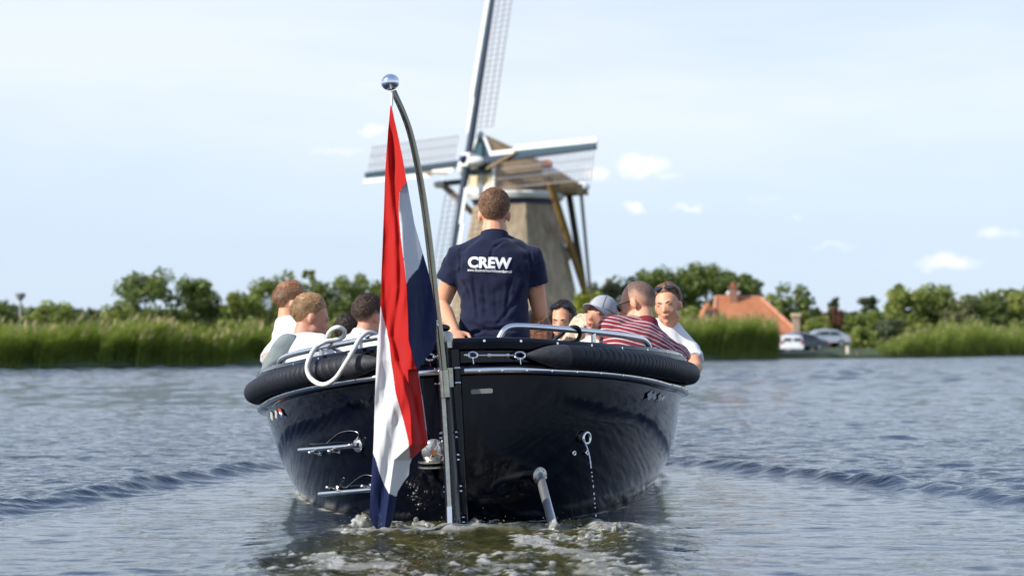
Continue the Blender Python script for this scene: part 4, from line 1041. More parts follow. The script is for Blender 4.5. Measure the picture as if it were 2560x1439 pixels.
# round tunnel light next to the rudder
c, n = BP(1086, 1128); x, y = basis(n)
g = G(); g.tube([c, c + n * .007, c + n * .016, c + n * .021], [.058, .058, .048, .026], 26); tl_ = g.build('thruster_ring', mat('clear_plastic_steel', (.55, .53, .48), .12, .85, .2, 60, rvar=.1), boat, local=True)
g = G(); g.disc(c + n * .0212, n, .016, .003, 16); g.build('ring_core', mat('copper_core', (.35, .14, .07), .35, .5), tl_, local=True)
g = G()
for a in (.6, 2.2, 3.6, 5.3):
    v = x * math.cos(a) + y * math.sin(a); g.tube([c + n * .024 + v * .012, c + n * .012 + v * .054], .0035, 6)
g.build('ring_spoke', M_chrome, tl_, local=True)
for dz in (-.045, -.068):
    g = G(); rings = []
    for k in range(13):
        a = math.pi * (k / 12); q_ = c + V3(0, 0, dz) + x * .078 * math.cos(a) + n * (.07 * math.sin(a)); rings.append(q_)
    bk = [c + V3(0, 0, dz) + x * .078 * math.cos(math.pi * k / 12) * .9 - n * .003 for k in range(13)]
    g.add(rings + [p + V3(0, 0, .007) for p in rings], [(k, k + 1, k + 14, k + 13) for k in range(12)] + [tuple(range(12, -1, -1)), tuple(range(13, 26))]); g.build('trim_plate', M_steeld, tl_, local=True, smooth=False)
# badges
def badge(px, py, w_, h_, name, mt, rot=0.0, out=.003, rounded=True, th=.004):
    c, n = BP(px, py); x, y = basis(n); w_ = w_ / max(.16, -n.y)
    x2 = x * math.cos(rot) + y * math.sin(rot); y2 = y * math.cos(rot) - x * math.sin(rot)
    pts = []; r = min(w_, h_) * (.28 if rounded else .02)
    for sx, sy, a0 in ((1, 1, 0), (-1, 1, 1), (-1, -1, 2), (1, -1, 3)):
        for k in range(4):
            a = (a0 + k / 3) * math.pi / 2; pts.append(c + n * out + x2 * (sx * (w_ / 2 - r) + r * math.cos(a)) + y2 * (sy * (h_ / 2 - r) + r * math.sin(a)))
    g = G(); g.loft([pts, [p + n * th for p in pts]], True); return g.build(name, mt, boat, local=True, smooth=False)
badge(1204, 977, .098, .021, 'builder_plate', M_plate)
M_bl = mat('light_grey_lettering', (.34, .35, .37), .5, 0, .25, 150); M_rd = mat('sticker_red', (.62, .02, .02), .4); M_wh = mat('sticker_white', (.8, .8, .8), .4); M_b2 = mat('sticker_blue', (.03, .06, .25), .4)
badge(1623, 988, .026, .035, 'boat_name_letter', M_bl, -.2, rounded=False, th=.002); badge(1634, 990, .018, .034, 'boat_name_letter', M_bl, -.2, rounded=False, th=.002); badge(1648, 993, .020, .034, 'boat_name_letter', M_bl, -.2, rounded=False, th=.002)
badge(1656, 994.5, .016, .013, 'name_sticker', M_wh, -.2, rounded=False, th=.002)
M_bl2 = mat('worn_name_lettering', (.45, .45, .42), .5, 0, .2, 150)
badge(681, 1039, .023, .037, 'boat_name_letter', M_bl2, .12, rounded=False, th=.002); badge(692, 1035, .018, .037, 'boat_name_letter', M_bl2, .12, rounded=False, th=.002)
badge(702, 1025, .022, .012, 'red_stripe', M_rd, .12, rounded=False, th=.002); badge(703.5, 1032, .022, .0125, 'white_stripe', M_wh, .12, rounded=False, th=.0024); badge(705, 1039, .022, .0125, 'blue_stripe', M_b2, .12, rounded=False, th=.002)
# steering console by the steersman
cb = BMi @ P(1150, 860, 10.25)
g = G(); g.box((cb.x - .07, cb.y, .36), (.34, .34, .96)); cs_ = g.build('console', M_blackg, boat, local=True, smooth=False)
g = G(); g.tube([V3(cb.x - .08, cb.y, .84), V3(cb.x - .09, cb.y - .02, .90)], .012, 10); g.ell(V3(cb.x - .09, cb.y - .02, .905), (.045, .03, .022)); g.build('throttle_lever', M_blackg, cs_, local=True)
# ================================================================== ROPES
M_rope = mat('white_rope', (.74, .72, .66), .75, 0, .08, 60, bump=.002, bscale=90)
M_brope = mat('black_rope', (.012, .012, .014), .7, 0, .2, 60, bump=.001, bscale=200)
def DR(px, py, off):
    D = 9.4
    for _ in range(12):
        l = BMi @ P(px, py, D); D += .8 * (hull_s(l.x, .62) + off - l.y)
    return D
def rope(pts, r, mt, label, cat, n=140):
    P3 = [P(p[0], p[1], DR(*p)) for p in pts]; g = G(); g.tube(smooth_path(P3, n), r, 12)
    o = g.build('rope', mt, None, origin=P3[0]); tag(o, label, cat)
rp = [(866, 890, .16), (848, 878, .13), (828, 862, .09), (820, 840, .05), (830, 824, .03), (846, 818, .04), (860, 826, .09), (858, 842, .11), (836, 850, .06), (812, 854, .0), (790, 868, -.05), (773, 896, -.20), (768, 924, -.23), (780, 948, -.22), (808, 961, -.20), (838, 946, -.19), (864, 908, -.18), (884, 874, -.12), (900, 846, -.01), (916, 832, .03), (936, 834, .09), (952, 850, .14), (958, 880, .17)]
rope(rp, .0112, M_rope, 'thick white mooring rope looped over the left rail and hanging on the fender', 'rope')
rope([(905, 838, .06), (890, 850, .10), (893, 866, .13), (912, 884, .15), (928, 893, .17)], .0145, M_rope, 'short loose end of white rope behind the left rail', 'rope', 50)
rope([(1378, 866, .13), (1386, 850, .11), (1402, 836, .09), (1418, 823, .065), (1434, 817, .035), (1445, 820, .02), (1450, 833, .03), (1445, 847, .05), (1432, 858, .08), (1424, 868, .10)], .0095, M_brope, 'black rope looped over the right hand rail', 'rope', 60)
# ================================================================== FLAG
def interp_tab(tab, y): return np.interp(y, [t[0] for t in tab], [t[1] for t in tab])
FLL = [(265, 976), (300, 973), (330, 970), (430, 963), (520, 960), (600, 957), (700, 953), (800, 950), (850, 944), (930, 940), (1000, 937), (1080, 935), (1130, 933), (1170, 930), (1230, 926), (1290, 924), (1310, 932), (1333, 952)]
FLR = [(265, 979), (300, 986), (330, 993), (390, 1006), (460, 1018), (560, 1036), (630, 1056), (670, 1068), (710, 1078), (760, 1087), (800, 1091), (850, 1091), (880, 1080), (905, 1056), (925, 1046), (960, 1050), (1000, 1057), (1070, 1066), (1110, 1070), (1122, 1056), (1145, 1030), (1160, 1024), (1186, 1022), (1205, 1008), (1228, 994), (1250, 989), (1290, 984), (1315, 975), (1333, 956)]
RED_R = [(265, 979), (300, 986), (390, 1006), (455, 1017), (459, 1014), (470, 1005), (482, 999), (500, 998), (530, 997), (552, 999), (600, 1003), (650, 1010), (710, 1017), (760, 1019), (850, 1022), (900, 1034), (925, 1044), (960, 1050), (1110, 1070), (1333, 1070)]
RED_L = [(265, 900), (745, 940), (758, 950), (790, 957), (820, 966), (860, 974), (900, 978), (940, 984), (980, 989), (1010, 997), (1050, 1009), (1100, 1021), (1145, 1025), (1150, 1200), (1333, 1200)]
WB = [(265, 1200), (625, 1200), (628, 1058), (650, 1052), (670, 1046), (685, 1032), (700, 1020), (712, 1016), (720, 1000), (1333, 1000)]   # upper right: right of red, white above / blue below
BL_R = [(265, 800), (1125, 930), (1150, 940), (1180, 948), (1210, 960), (1232, 972), (1245, 1000), (1333, 1000)]
def make_flag():
    ny, nx = 520, 110; ys = np.linspace(265, 1333, ny); V = np.zeros((ny, nx, 3)); col = np.zeros((ny, nx, 4)); col[..., 3] = 1
    red = np.array([.60, .020, .016]); white = np.array([.80, .80, .80]); blue = np.array([.012, .022, .085])
    L = interp_tab(FLL, ys); Rr = interp_tab(FLR, ys); rr = interp_tab(RED_R, ys); rl_ = interp_tab(RED_L, ys)
    wbx = interp_tab(WB, ys); blr = interp_tab(BL_R, ys)
    v1 = interp_tab([(265, 976), (330, 979), (400, 983), (500, 990), (620, 1000), (720, 1002), (780, 992), (840, 986), (900, 1000), (1000, 1034), (1100, 1054), (1333, 1054)], ys)
    v2 = interp_tab([(265, 979), (700, 1018), (900, 1034), (1000, 1010), (1060, 985), (1180, 975), (1333, 960)], ys)
    for i, y in enumerate(ys):
        u = np.linspace(0, 1, nx); x = L[i] + (Rr[i] - L[i]) * u
        fold = rr[i] if y < 925 else float(np.interp(y, [925, 1110, 1150, 1333], [1020, 1030, 985, 960]))
        A = .0011 * 3.2
        d = np.where(x < fold, -(x - L[i]) * A * .35, -(fold - L[i]) * A * .35 + (x - fold) * A * 1.0)     # metres, + is away
        d = d + .020 * np.exp(-((x - v1[i]) / 7.0) ** 2) * sstep(280, 340, y) - .010 * np.exp(-((x - v1[i] + 14) / 8.0) ** 2)
        d = d + .015 * np.sin((x - v2[i]) / 12.0 + y / 150 + .6 * math.sin(y / 90)) * sstep(300, 650, y) + .0035 * np.sin((x + y * .12) / 6.5 + math.sin(y / 60)) + .008 * vn3(x / 22, np.full(nx, y / 130), 0, 8) + .0035 * vn3(x / 9, np.full(nx, y / 45), 0, 3)
        D = 8.62 - .10 * math.sin((y - 265) / 1068 * math.pi) * .5 + d
        for j in range(nx): V[i, j] = P(x[j], y, D[j])
        c = np.where((x < rr[i])[:, None], red, white)
        if y < 925: c = np.where(((x >= rr[i]) & (x > wbx[i] - (0 if y > 628 else 0)) & (y > 628))[:, None], blue, c); 
        if y > 712 and y < 930: c = np.where((x >= rr[i])[:, None], blue, c)
        c = np.where((x < rl_[i])[:, None], white, c)
        if y > 1125: c = np.where((x < blr[i])[:, None], blue, c)
        if y > 1240: c = np.broadcast_to(blue, (nx, 3))
        col[i, :, :3] = c
    # white region on the right between y 460..712
    i = (np.arange(ny - 1)[:, None] * nx + np.arange(nx - 1)[None, :]).ravel(); Q = np.stack([i, i + nx, i + nx + 1, i + 1], 1)
    m = bpy.data.materials.new('flag_cloth'); m.use_nodes = True; t = NT(m.node_tree); b = m.node_tree.nodes['Principled BSDF']
    a = t.n('ShaderNodeAttribute', attribute_name='dye'); b.inputs['Roughness'].default_value = .8; b.inputs['Specular IOR Level'].default_value = .15
    b.inputs['Sheen Weight'].default_value = .15
    co = t.n('ShaderNodeTexCoord').outputs['Object']; bn = t.n('ShaderNodeBump'); bn.inputs['Distance'].default_value = .0012; t.put(bn.inputs['Height'], t.noise(t.mapping(co, (40, 40, 3)), 1.0, 3, .6)); t.put(b.inputs['Normal'], bn.outputs[0])
    t.put(b.inputs['Base Color'], a.outputs['Color']); out = m.node_tree.nodes['Material Output']; tr = t.n('ShaderNodeBsdfTranslucent'); t.put(tr.inputs[0], a.outputs['Color'])
    mx = t.n('ShaderNodeMixShader'); mx.inputs[0].default_value = .32; t.put(mx.inputs[1], b.outputs[0]); t.put(mx.inputs[2], tr.outputs[0]); t.put(out.inputs[0], mx.outputs[0])
    og = P(977, 262, 8.62)
    e = empty('flag', og, 'red white and blue striped flag hanging in folds from the curved stern pole', 'flag')
    f = np_mesh('flag_cloth', V.reshape(-1, 3) - np.array(og), Q, m, e, attrs={'dye': ('FLOAT_COLOR', col.reshape(-1, 4))})
    sd = f.modifiers.new('thickness', 'SOLIDIFY'); sd.thickness = .0012; sd.offset = 0
    g = G(); g.tube([P(980, 232, 8.76), P(979, 262, 8.64), P(978, 270, 8.62)], .0028, 8); g.tube([P(983, 236, 8.76), P(981, 266, 8.63)], .002, 6); g.build('halyard', M_rope, e)
make_flag()
# ================================================================== SPLASHES
M_splash = bpy.data.materials.new('splash_water'); M_splash.use_nodes = True
def _sp():
    t = NT(M_splash.node_tree); b = M_splash.node_tree.nodes['Principled BSDF']; co = t.n('ShaderNodeTexCoord').outputs['Object']
    t.put(b.inputs['Base Color'], t.mix(t.ramp(t.noise(co, 26, 4, .65), [(.38, (0, 0, 0, 1)), (.66, (1, 1, 1, 1))]), (.16, .15, .08, 1), (.68, .69, .67, 1)))
    b.inputs['Roughness'].default_value = .12; b.inputs['Transmission Weight'].default_value = .4; b.inputs['IOR'].default_value = 1.33
_sp()
def splash():
    rs = np.random.default_rng(5); g = G()
    def blob(c, r, seed):
        k = len(g.v); g.ell(c, r, None, 34, 22); arr = np.array([tuple(v) for v in g.v[k:]]); ctr = np.array(c); d = arr - ctr
        f = 1 + .85 * fbm(arr[:, 0] * 30, arr[:, 1] * 30, arr[:, 2] * 24, seed, 4) + .30 * fbm(arr[:, 0] * 70, arr[:, 1] * 70, arr[:, 2] * 60, seed + 3, 2)
        arr = ctr + d * f[:, None]
        for q, a in enumerate(arr): g.v[k + q] = Vector(a)
    for px, py, D, rx, rz, sd in [(1466, 1342, 8.35, .034, .030, 1), (1535, 1322, 8.62, .055, .028, 2), (1502, 1326, 8.68, .045, .024, 3), (1568, 1330, 8.6, .022, .014, 14), (905, 1308, 8.75, .036, .030, 4), (909, 1292, 8.76, .015, .026, 15), (896, 1312, 8.74, .035, .02, 5), (1048, 1312, 8.86, .034, .016, 6), (1042, 1304, 8.87, .012, .018, 16), (1072, 1312, 8.84, .04, .016, 7),
                              (1188, 1308, 8.88, .028, .020, 8), (1268, 1318, 8.84, .05, .016, 9), (1330, 1322, 8.8, .05, .016, 10), (1384, 1318, 8.72, .020, .030, 11), (1376, 1332, 8.70, .034, .018, 12), (1400, 1342, 8.4, .05, .016, 13), (985, 1316, 8.8, .05, .016, 17), (1110, 1320, 8.84, .035, .014, 18), (1235, 1345, 8.5, .05, .014, 19), (1305, 1372, 8.2, .05, .012, 20), (880, 1330, 8.55, .05, .013, 21), (1440, 1375, 8.1, .045, .012, 22)]:
        blob(P(px, py, D), (rx, rx * .8, rz), sd)
    for _ in range(190):
        px = rs.uniform(840, 1600); c = P(px, 1320 - rs.exponential(11), rs.uniform(8.3, 8.8)); g.ell(c, rs.uniform(.0007, .0021), None, 6, 4)
    for px, py in ((1044, 1272), (1047, 1262), (1196, 1330), (1410, 1300), (1424, 1296), (1498, 1318), (1584, 1330)): g.ell(P(px, py, 8.8), .0024, None, 6, 4)
    o = g.build('splash', M_splash, None, origin=P(1200, 1310, 8.7)); tag(o, 'foamy splashes churned up along the waterline of the stern', 'splash', kind='stuff')
splash()
def jet():
    g = G(); pts = [P(1462, 1104, 9.02), P(1468, 1118, 8.98), P(1474, 1140, 8.965), P(1478, 1170, 8.955)]; g.tube(smooth_path(pts, 16), [.0038 - .0014 * abs(math.sin(k * 1.7)) for k in range(17)], 8)
    y = 1180
    rs = random.Random(4)
    while y < 1325:
        x = np.interp(y, [1170, 1220, 1325], [1478, 1484, 1493]); h = rs.uniform(.003, .0075); g.ell(P(x, y, 8.95), (.0032, .0032, h), None, 8, 6); y += rs.uniform(9, 21)
    o = g.build('water_jet', mat('falling_water', (.75, .78, .82), .08, 0, .05, spec=.8), None, origin=P(1470, 1110, 9)); tag(o, 'thin stream of water dropping from the exhaust outlet', 'water jet', kind='stuff')
jet()
# ================================================================== PEOPLE
def skin_mat(name, col, col2):
    return mat(name, col, .48, 0, col2=col2, vscale=9, bump=.0006, bscale=120, spec=.4, sub=.06)
SK1 = skin_mat('fair_skin', (.66, .305, .17), (.74, .385, .24)); SK2 = skin_mat('tanned_skin', (.52, .24, .125), (.62, .32, .19)); SK3 = skin_mat('rosy_skin', (.53, .235, .145), (.63, .32, .21))
M_navy = mat('navy_polo_cloth', (.011, .015, .042), .85, 0, .12, 14, bump=.0006, bscale=260, sheen=.12, spec=.2)
M_tee = mat('white_cotton', (.80, .80, .80), .85, 0, .02, 10, bump=.0006, bscale=160, spec=.2)
M_sweat = mat('grey_green_knit', (.20, .235, .235), .9, 0, .08, 14, bump=.001, bscale=200, spec=.15)
M_pants = mat('dark_trousers', (.03, .035, .05), .8, 0, .1)
M_blouse = mat('white_patterned_blouse', (.80, .80, .82), .8, 0, col2=(.78, .78, .80), vscale=10)
M_beige = mat('beige_top', (.55, .42, .30), .8, 0, .05)
def _blouse():
    t = NT(M_blouse.node_tree); b = M_blouse.node_tree.nodes['Principled BSDF']; co = t.n('ShaderNodeTexCoord').outputs['Object']
    v = t.n('ShaderNodeTexVoronoi'); t.put(v.inputs['Vector'], co); v.inputs['Scale'].default_value = 17
    t.put(b.inputs['Base Color'], t.mix(t.ramp(v.outputs['Distance'], [(.22, (1,)*4), (.30, (0, 0, 0, 1))]), (.80, .80, .82, 1), (.36, .36, .55, 1)))
_blouse()
M_stripe = mat('red_striped_polo', (.3, .02, .03), .85, sheen=.2, bump=.0006, bscale=200)
def _stripe():
    t = NT(M_stripe.node_tree); b = M_stripe.node_tree.nodes['Principled BSDF']
    a = t.n('ShaderNodeAttribute', attribute_name='band').outputs['Fac']
    f = t.math('FRACT', t.math('MULTIPLY', a, 1 / .0255))
    st = t.ramp(f, [(.0, (0, 0, 0, 1)), (.36, (0, 0, 0, 1)), (.42, (1,)*4), (.56, (1,)*4), (.62, (0, 0, 0, 1)), (1, (0, 0, 0, 1))])
    t.put(b.inputs['Base Color'], t.mix(st, (.25, .016, .026, 1), (.66, .62, .62, 1)))
_stripe()
def hair_mat(name, a, b_, rough=.5):
    m = mat(name, a, rough, 0, col2=b_, vscale=1.0, stretch=(45, 110, 110), detail=3, spec=.3)
    if 'stubble' not in name:
        t = NT(m.node_tree); b = m.node_tree.nodes['Principled BSDF']; d = t.n('ShaderNodeAttribute', attribute_name='dens').outputs['Fac']
        src = b.inputs['Base Color'].links[0].from_socket; on = t.n('ShaderNodeAttribute', attribute_name='fade').outputs['Fac']
        f = t.math('MULTIPLY', on, t.math('SUBTRACT', 1.0, t.ramp(d, [(0, (.25,)*3+(1,)), (.46, (1,)*4)])))
        t.put(b.inputs['Base Color'], t.mix(f, src, (.55, .31, .20, 1)))
    return m
H_brown = hair_mat('brown_curly_hair', (.075, .036, .018), (.24, .125, .065)); H_fair = hair_mat('dark_blond_hair', (.17, .085, .035), (.50, .30, .14)); H_auburn = hair_mat('light_brown_hair', (.15, .065, .03), (.44, .22, .11))
H_dark = hair_mat('dark_brown_hair', (.022, .012, .009), (.075, .04, .026)); H_black = hair_mat('black_brown_hair', (.010, .007, .006), (.040, .024, .018)); H_red = hair_mat('reddish_brown_hair', (.10, .035, .018), (.28, .12, .06))
H_blond = hair_mat('blond_hair', (.46, .34, .22), (.78, .66, .50)); H_buzz = hair_mat('shaved_stubble', (.10, .065, .05), (.20, .13, .10), .7)
def _buzz():
    t = NT(H_buzz.node_tree); b = H_buzz.node_tree.nodes['Principled BSDF']; a = t.n('ShaderNodeAttribute', attribute_name='dens').outputs['Fac']
    src = b.inputs['Base Color'].links[0].from_socket; t.put(b.inputs['Base Color'], t.mix(t.ramp(a, [(0, (.05,)*3+(1,)), (.55, (.35,)*3+(1,)), (1, (1,)*4)]), (.60, .345, .225, 1), src))
_buzz()
M_eyew = mat('eye_white', (.50, .46, .43), .2); M_iris = mat('iris_brown', (.02, .012, .008), .15); M_lip = mat('lips', (.42, .14, .11), .4); M_lens = mat('sunglass_lens', (.012, .010, .012), .06, spec=.8); M_lensb = mat('brown_sunglass_lens', (.05, .018, .012), .08, spec=.8)
def convert(o, mods):
    for typ, kw in mods:
        m = o.modifiers.new(typ.lower(), typ)
        for k, v in kw.items(): setattr(m, k, v)
    dg = bpy.context.evaluated_depsgraph_get(); me = bpy.data.meshes.new_from_object(o.evaluated_get(dg)); old = o.data
    o.modifiers.clear(); o.data = me; bpy.data.meshes.remove(old); me.shade_smooth(); return me
def remesh_obj(g, name, mt, parent, vox, smooth=3, disp=None, attr=None):
    o = g.build(name, mt, parent, smooth=False)
    me = convert(o, [('REMESH', dict(mode='VOXEL', voxel_size=vox)), ('SMOOTH', dict(factor=.55, iterations=smooth))])
    n = len(me.vertices); co = np.empty(n * 3, dtype=np.float32); me.vertices.foreach_get('co', co); co = co.reshape(-1, 3)
    if attr is not None:
        a = me.attributes.new('band', 'FLOAT', 'POINT'); a.data.foreach_set('value', attr(co).astype(np.float32))
    if disp is not None:
        no = np.empty(n * 3, dtype=np.float32); me.vertices.foreach_get('normal', no); no = no.reshape(-1, 3)
        co = co + no * disp(co)[:, None]; me.vertices.foreach_set('co', co.astype(np.float32).ravel()); me.update()
    return o
def folds(amp, seed, sc=1.0):
    def f(co):
        x, y, z = co[:, 0] * sc, co[:, 1] * sc, co[:, 2] * sc
        a = fbm(x * 5 + y * 3 + 2 * z, z * 9 - x * 4, y * 6, seed, 3); r = (1 - np.abs(fbm(x * 7 + z * 5, z * 7 - x * 3.5, y * 7, seed + 7, 2)) * 3.0)
        return amp * (.8 * a + .55 * np.clip(r, -.2, 1) - .2)
    return f
def hair_cap(HM, cen, rad, style, hm, parent, front=42, side=-6, back=-60, thick=.014, seed=0, name='hair', part=0.0):
    nu, nv = 150, 90; V = []
    th = np.linspace(0.02, math.pi - .35, nv); ph = np.linspace(0, 2 * math.pi, nu, endpoint=False)
    TH, PH = np.meshgrid(th, ph, indexing='ij'); dx, dy, dz = np.sin(TH) * np.sin(PH), np.sin(TH) * np.cos(PH), np.cos(TH)
    az = np.abs(np.degrees(np.arctan2(dx, dy))); elv = np.degrees(np.arcsin(np.clip(dz, -1, 1)))
    line = np.interp(az, [0, 35, 58, 72, 80, 100, 112, 135, 180], [front, front - 2, front - 16, side + 8, side - 16, side - 4, side - 22, back + 6, back])
    line = line + 2.5 * vn3(dx * 9, dy * 9, dz * 9, seed)
    k = sstep(-3, 6, elv - line); tap = 1.0 if style == 'long' else .12 + .88 * sstep(2, 55, elv - line)
    topk = sstep(0, 45, elv)
    if style == 'curly': t = thick * (.55 + .55 * topk) + .0075 * (.3 + .7 * topk) * (1 - np.abs(fbm(dx * 8, dy * 8, dz * 8, seed, 2)) * 3.2) + .004 * vn3(dx * 22, dy * 22, dz * 22, seed + 2)
    elif style == 'buzz': t = .0035 + 0 * dx
    elif style == 'swept':
        t = thick * (.35 + 1.0 * topk + .45 * topk * sstep(0, .8, dy)); s = dx * 1.0 - .3 * dy
        wq = dz * .9 - dx * .5 + .25 * vn3(dx * 2, dy * 2, dz * 2, seed + 1); t = t + .0045 * vn3(wq * 11 + part, dy * 2.2, dx * 1.5, seed) + .0025 * vn3(wq * 26, dy * 3.5, dx * 3, seed + 5) + .001 * vn3(wq * 50, dy * 7, dx * 6, seed + 6)
    else: t = thick + .005 * vn3(dx * 14, dy * 5, dz * 4, seed) + .003 * vn3(dx * 34, dy * 9, dz * 7, seed + 3)
    t = t * tap; dens = sstep(-2, 50, elv - line)
    r = 1 + (t * k - .012 * (1 - k)) / ((rad[0] + rad[1] + rad[2]) / 3)
    X = np.stack([dx * rad[0] * r + cen[0], dy * rad[1] * r + cen[1], dz * rad[2] * r + cen[2]], -1).reshape(-1, 3)
    M = np.array((FRAME[parent].inverted() @ HM)); X = X @ M[:3, :3].T + M[:3, 3]
    i = (np.arange(nv - 1)[:, None] * nu + np.arange(nu)[None, :]); j = (np.arange(nv - 1)[:, None] * nu + (np.arange(nu)[None, :] + 1) % nu)
    Q = np.stack([i.ravel(), (i + nu).ravel(), (j + nu).ravel(), j.ravel()], 1)
    if style != 'buzz': strands(HM, cen, rad, style, hm, parent, lambda a: np.interp(a, [0, 35, 58, 72, 80, 100, 112, 135, 180], [front, front - 2, front - 16, side + 8, side - 16, side - 4, side - 22, back + 6, back]), thick * (.72 if style == 'swept' else .9), seed)
    return np_mesh(name, X, Q, hm, parent, attrs={'dens': ('FLOAT', dens.ravel()), 'fade': ('FLOAT', np.full(dens.size, 0.0 if style in ('long', 'swept') else 1.0))})
STRAND = {}
def strand_mat(hm):
    if hm.name in STRAND: return STRAND[hm.name]
    cols = {'brown_curly_hair': ((.09, .042, .022), (.46, .26, .14)), 'dark_blond_hair': ((.17, .09, .04), (.58, .37, .18)), 'light_brown_hair': ((.13, .06, .03), (.50, .27, .14)), 'dark_brown_hair': ((.03, .018, .012), (.13, .075, .05)),
            'black_brown_hair': ((.012, .008, .007), (.06, .035, .028)), 'reddish_brown_hair': ((.09, .03, .016), (.34, .15, .08)), 'blond_hair': ((.42, .31, .20), (.86, .75, .58))}
    a, b_ = cols[hm.name]; m = bpy.data.materials.new(hm.name + '_strands'); m.use_nodes = True; t = NT(m.node_tree); b = m.node_tree.nodes['Principled BSDF']
    t.put(b.inputs['Base Color'], t.mix(t.n('ShaderNodeNewGeometry').outputs['Random Per Island'], c4(a), c4(b_))); b.inputs['Roughness'].default_value = .45; STRAND[hm.name] = m; return m
def strands(HM, cen, rad, style, hm, parent, linef, thick, seed, n=2600):
    g = np.random.default_rng(seed + 50); v = g.normal(size=(n * 3, 3)); v /= np.linalg.norm(v, axis=1)[:, None]
    az = np.abs(np.degrees(np.arctan2(v[:, 0], v[:, 1]))); elv = np.degrees(np.arcsin(v[:, 2])); e_ = elv - linef(az); keep = (e_ > 1) & (elv > -72) & (g.random(len(e_)) < .12 + sstep(0, 30, e_)); v = v[keep][:n]; e_ = e_[keep][:n]; n = len(v)
    tap = .14 + .86 * sstep(2, 55, e_); cen = np.array(cen); rad = np.array(rad); ra = rad.mean()
    def surf(q, lift): q = q / np.linalg.norm(q, axis=1)[:, None]; return cen + q * rad * (1 + (lift / ra))[:, None]
    if style == 'curly': d = g.normal(size=(n, 3)); L = g.uniform(.008, .020, n); lift = .012; w = .0019; 
    elif style == 'long': d = np.tile(np.array([0, -.25, -1.0]), (n, 1)) + g.normal(size=(n, 3)) * .12; L = g.uniform(.03, .06, n); lift = .003; w = .0011
    else: d = np.stack([.75 * v[:, 0] + .25, -1.0 + 0 * v[:, 0], .35 * v[:, 1]], 1) + g.normal(size=(n, 3)) * .22 + .5 * np.stack([vn3(v[:, 0] * 4, v[:, 1] * 4, v[:, 2] * 4, seed), 0 * v[:, 0], vn3(v[:, 0] * 4, v[:, 1] * 4, v[:, 2] * 4, seed + 3)], 1); L = g.uniform(.014, .034, n); lift = .011; w = .0017
    d -= v * (d * v).sum(1)[:, None]; d /= np.linalg.norm(d, axis=1)[:, None]; sd = np.cross(v, d); K = 4; V = np.zeros((n, (K + 1) * 2, 3)); L = L * (.45 + .55 * tap)
    ph = g.uniform(0, 6.28, n)
    for k in range(K + 1):
        t = k / K; wob = (np.sin(ph + t * 5) * .35 * L if style == 'curly' else np.sin(ph + t * 2) * .08 * L)
        q = v + (d * (L * t)[:, None] + sd * wob[:, None]) / ra; lf = tap * thick * 1.02 + lift * tap * (math.sin(t * 2.2) * g.uniform(.2, 1.1, n) if style != 'long' else .4)
        p = surf(q, lf); f = (1 - t) * .8 + .2; V[:, 2 * k] = p - sd * w / 2 * f; V[:, 2 * k + 1] = p + sd * w / 2 * f
    m = (K + 1) * 2; b = (np.arange(n) * m)[:, None]; Q = np.concatenate([b + np.array([[2 * k, 2 * k + 1, 2 * k + 3, 2 * k + 2]]) for k in range(K)], 1).reshape(-1, 4)
    V = V.reshape(-1, 3); M = np.array((FRAME[parent].inverted() @ HM)); V = V @ M[:3, :3].T + M[:3, 3]
    o = np_mesh('hair_strands', V, Q, strand_mat(hm), parent, smooth=False); o['kind'] = 'stuff'
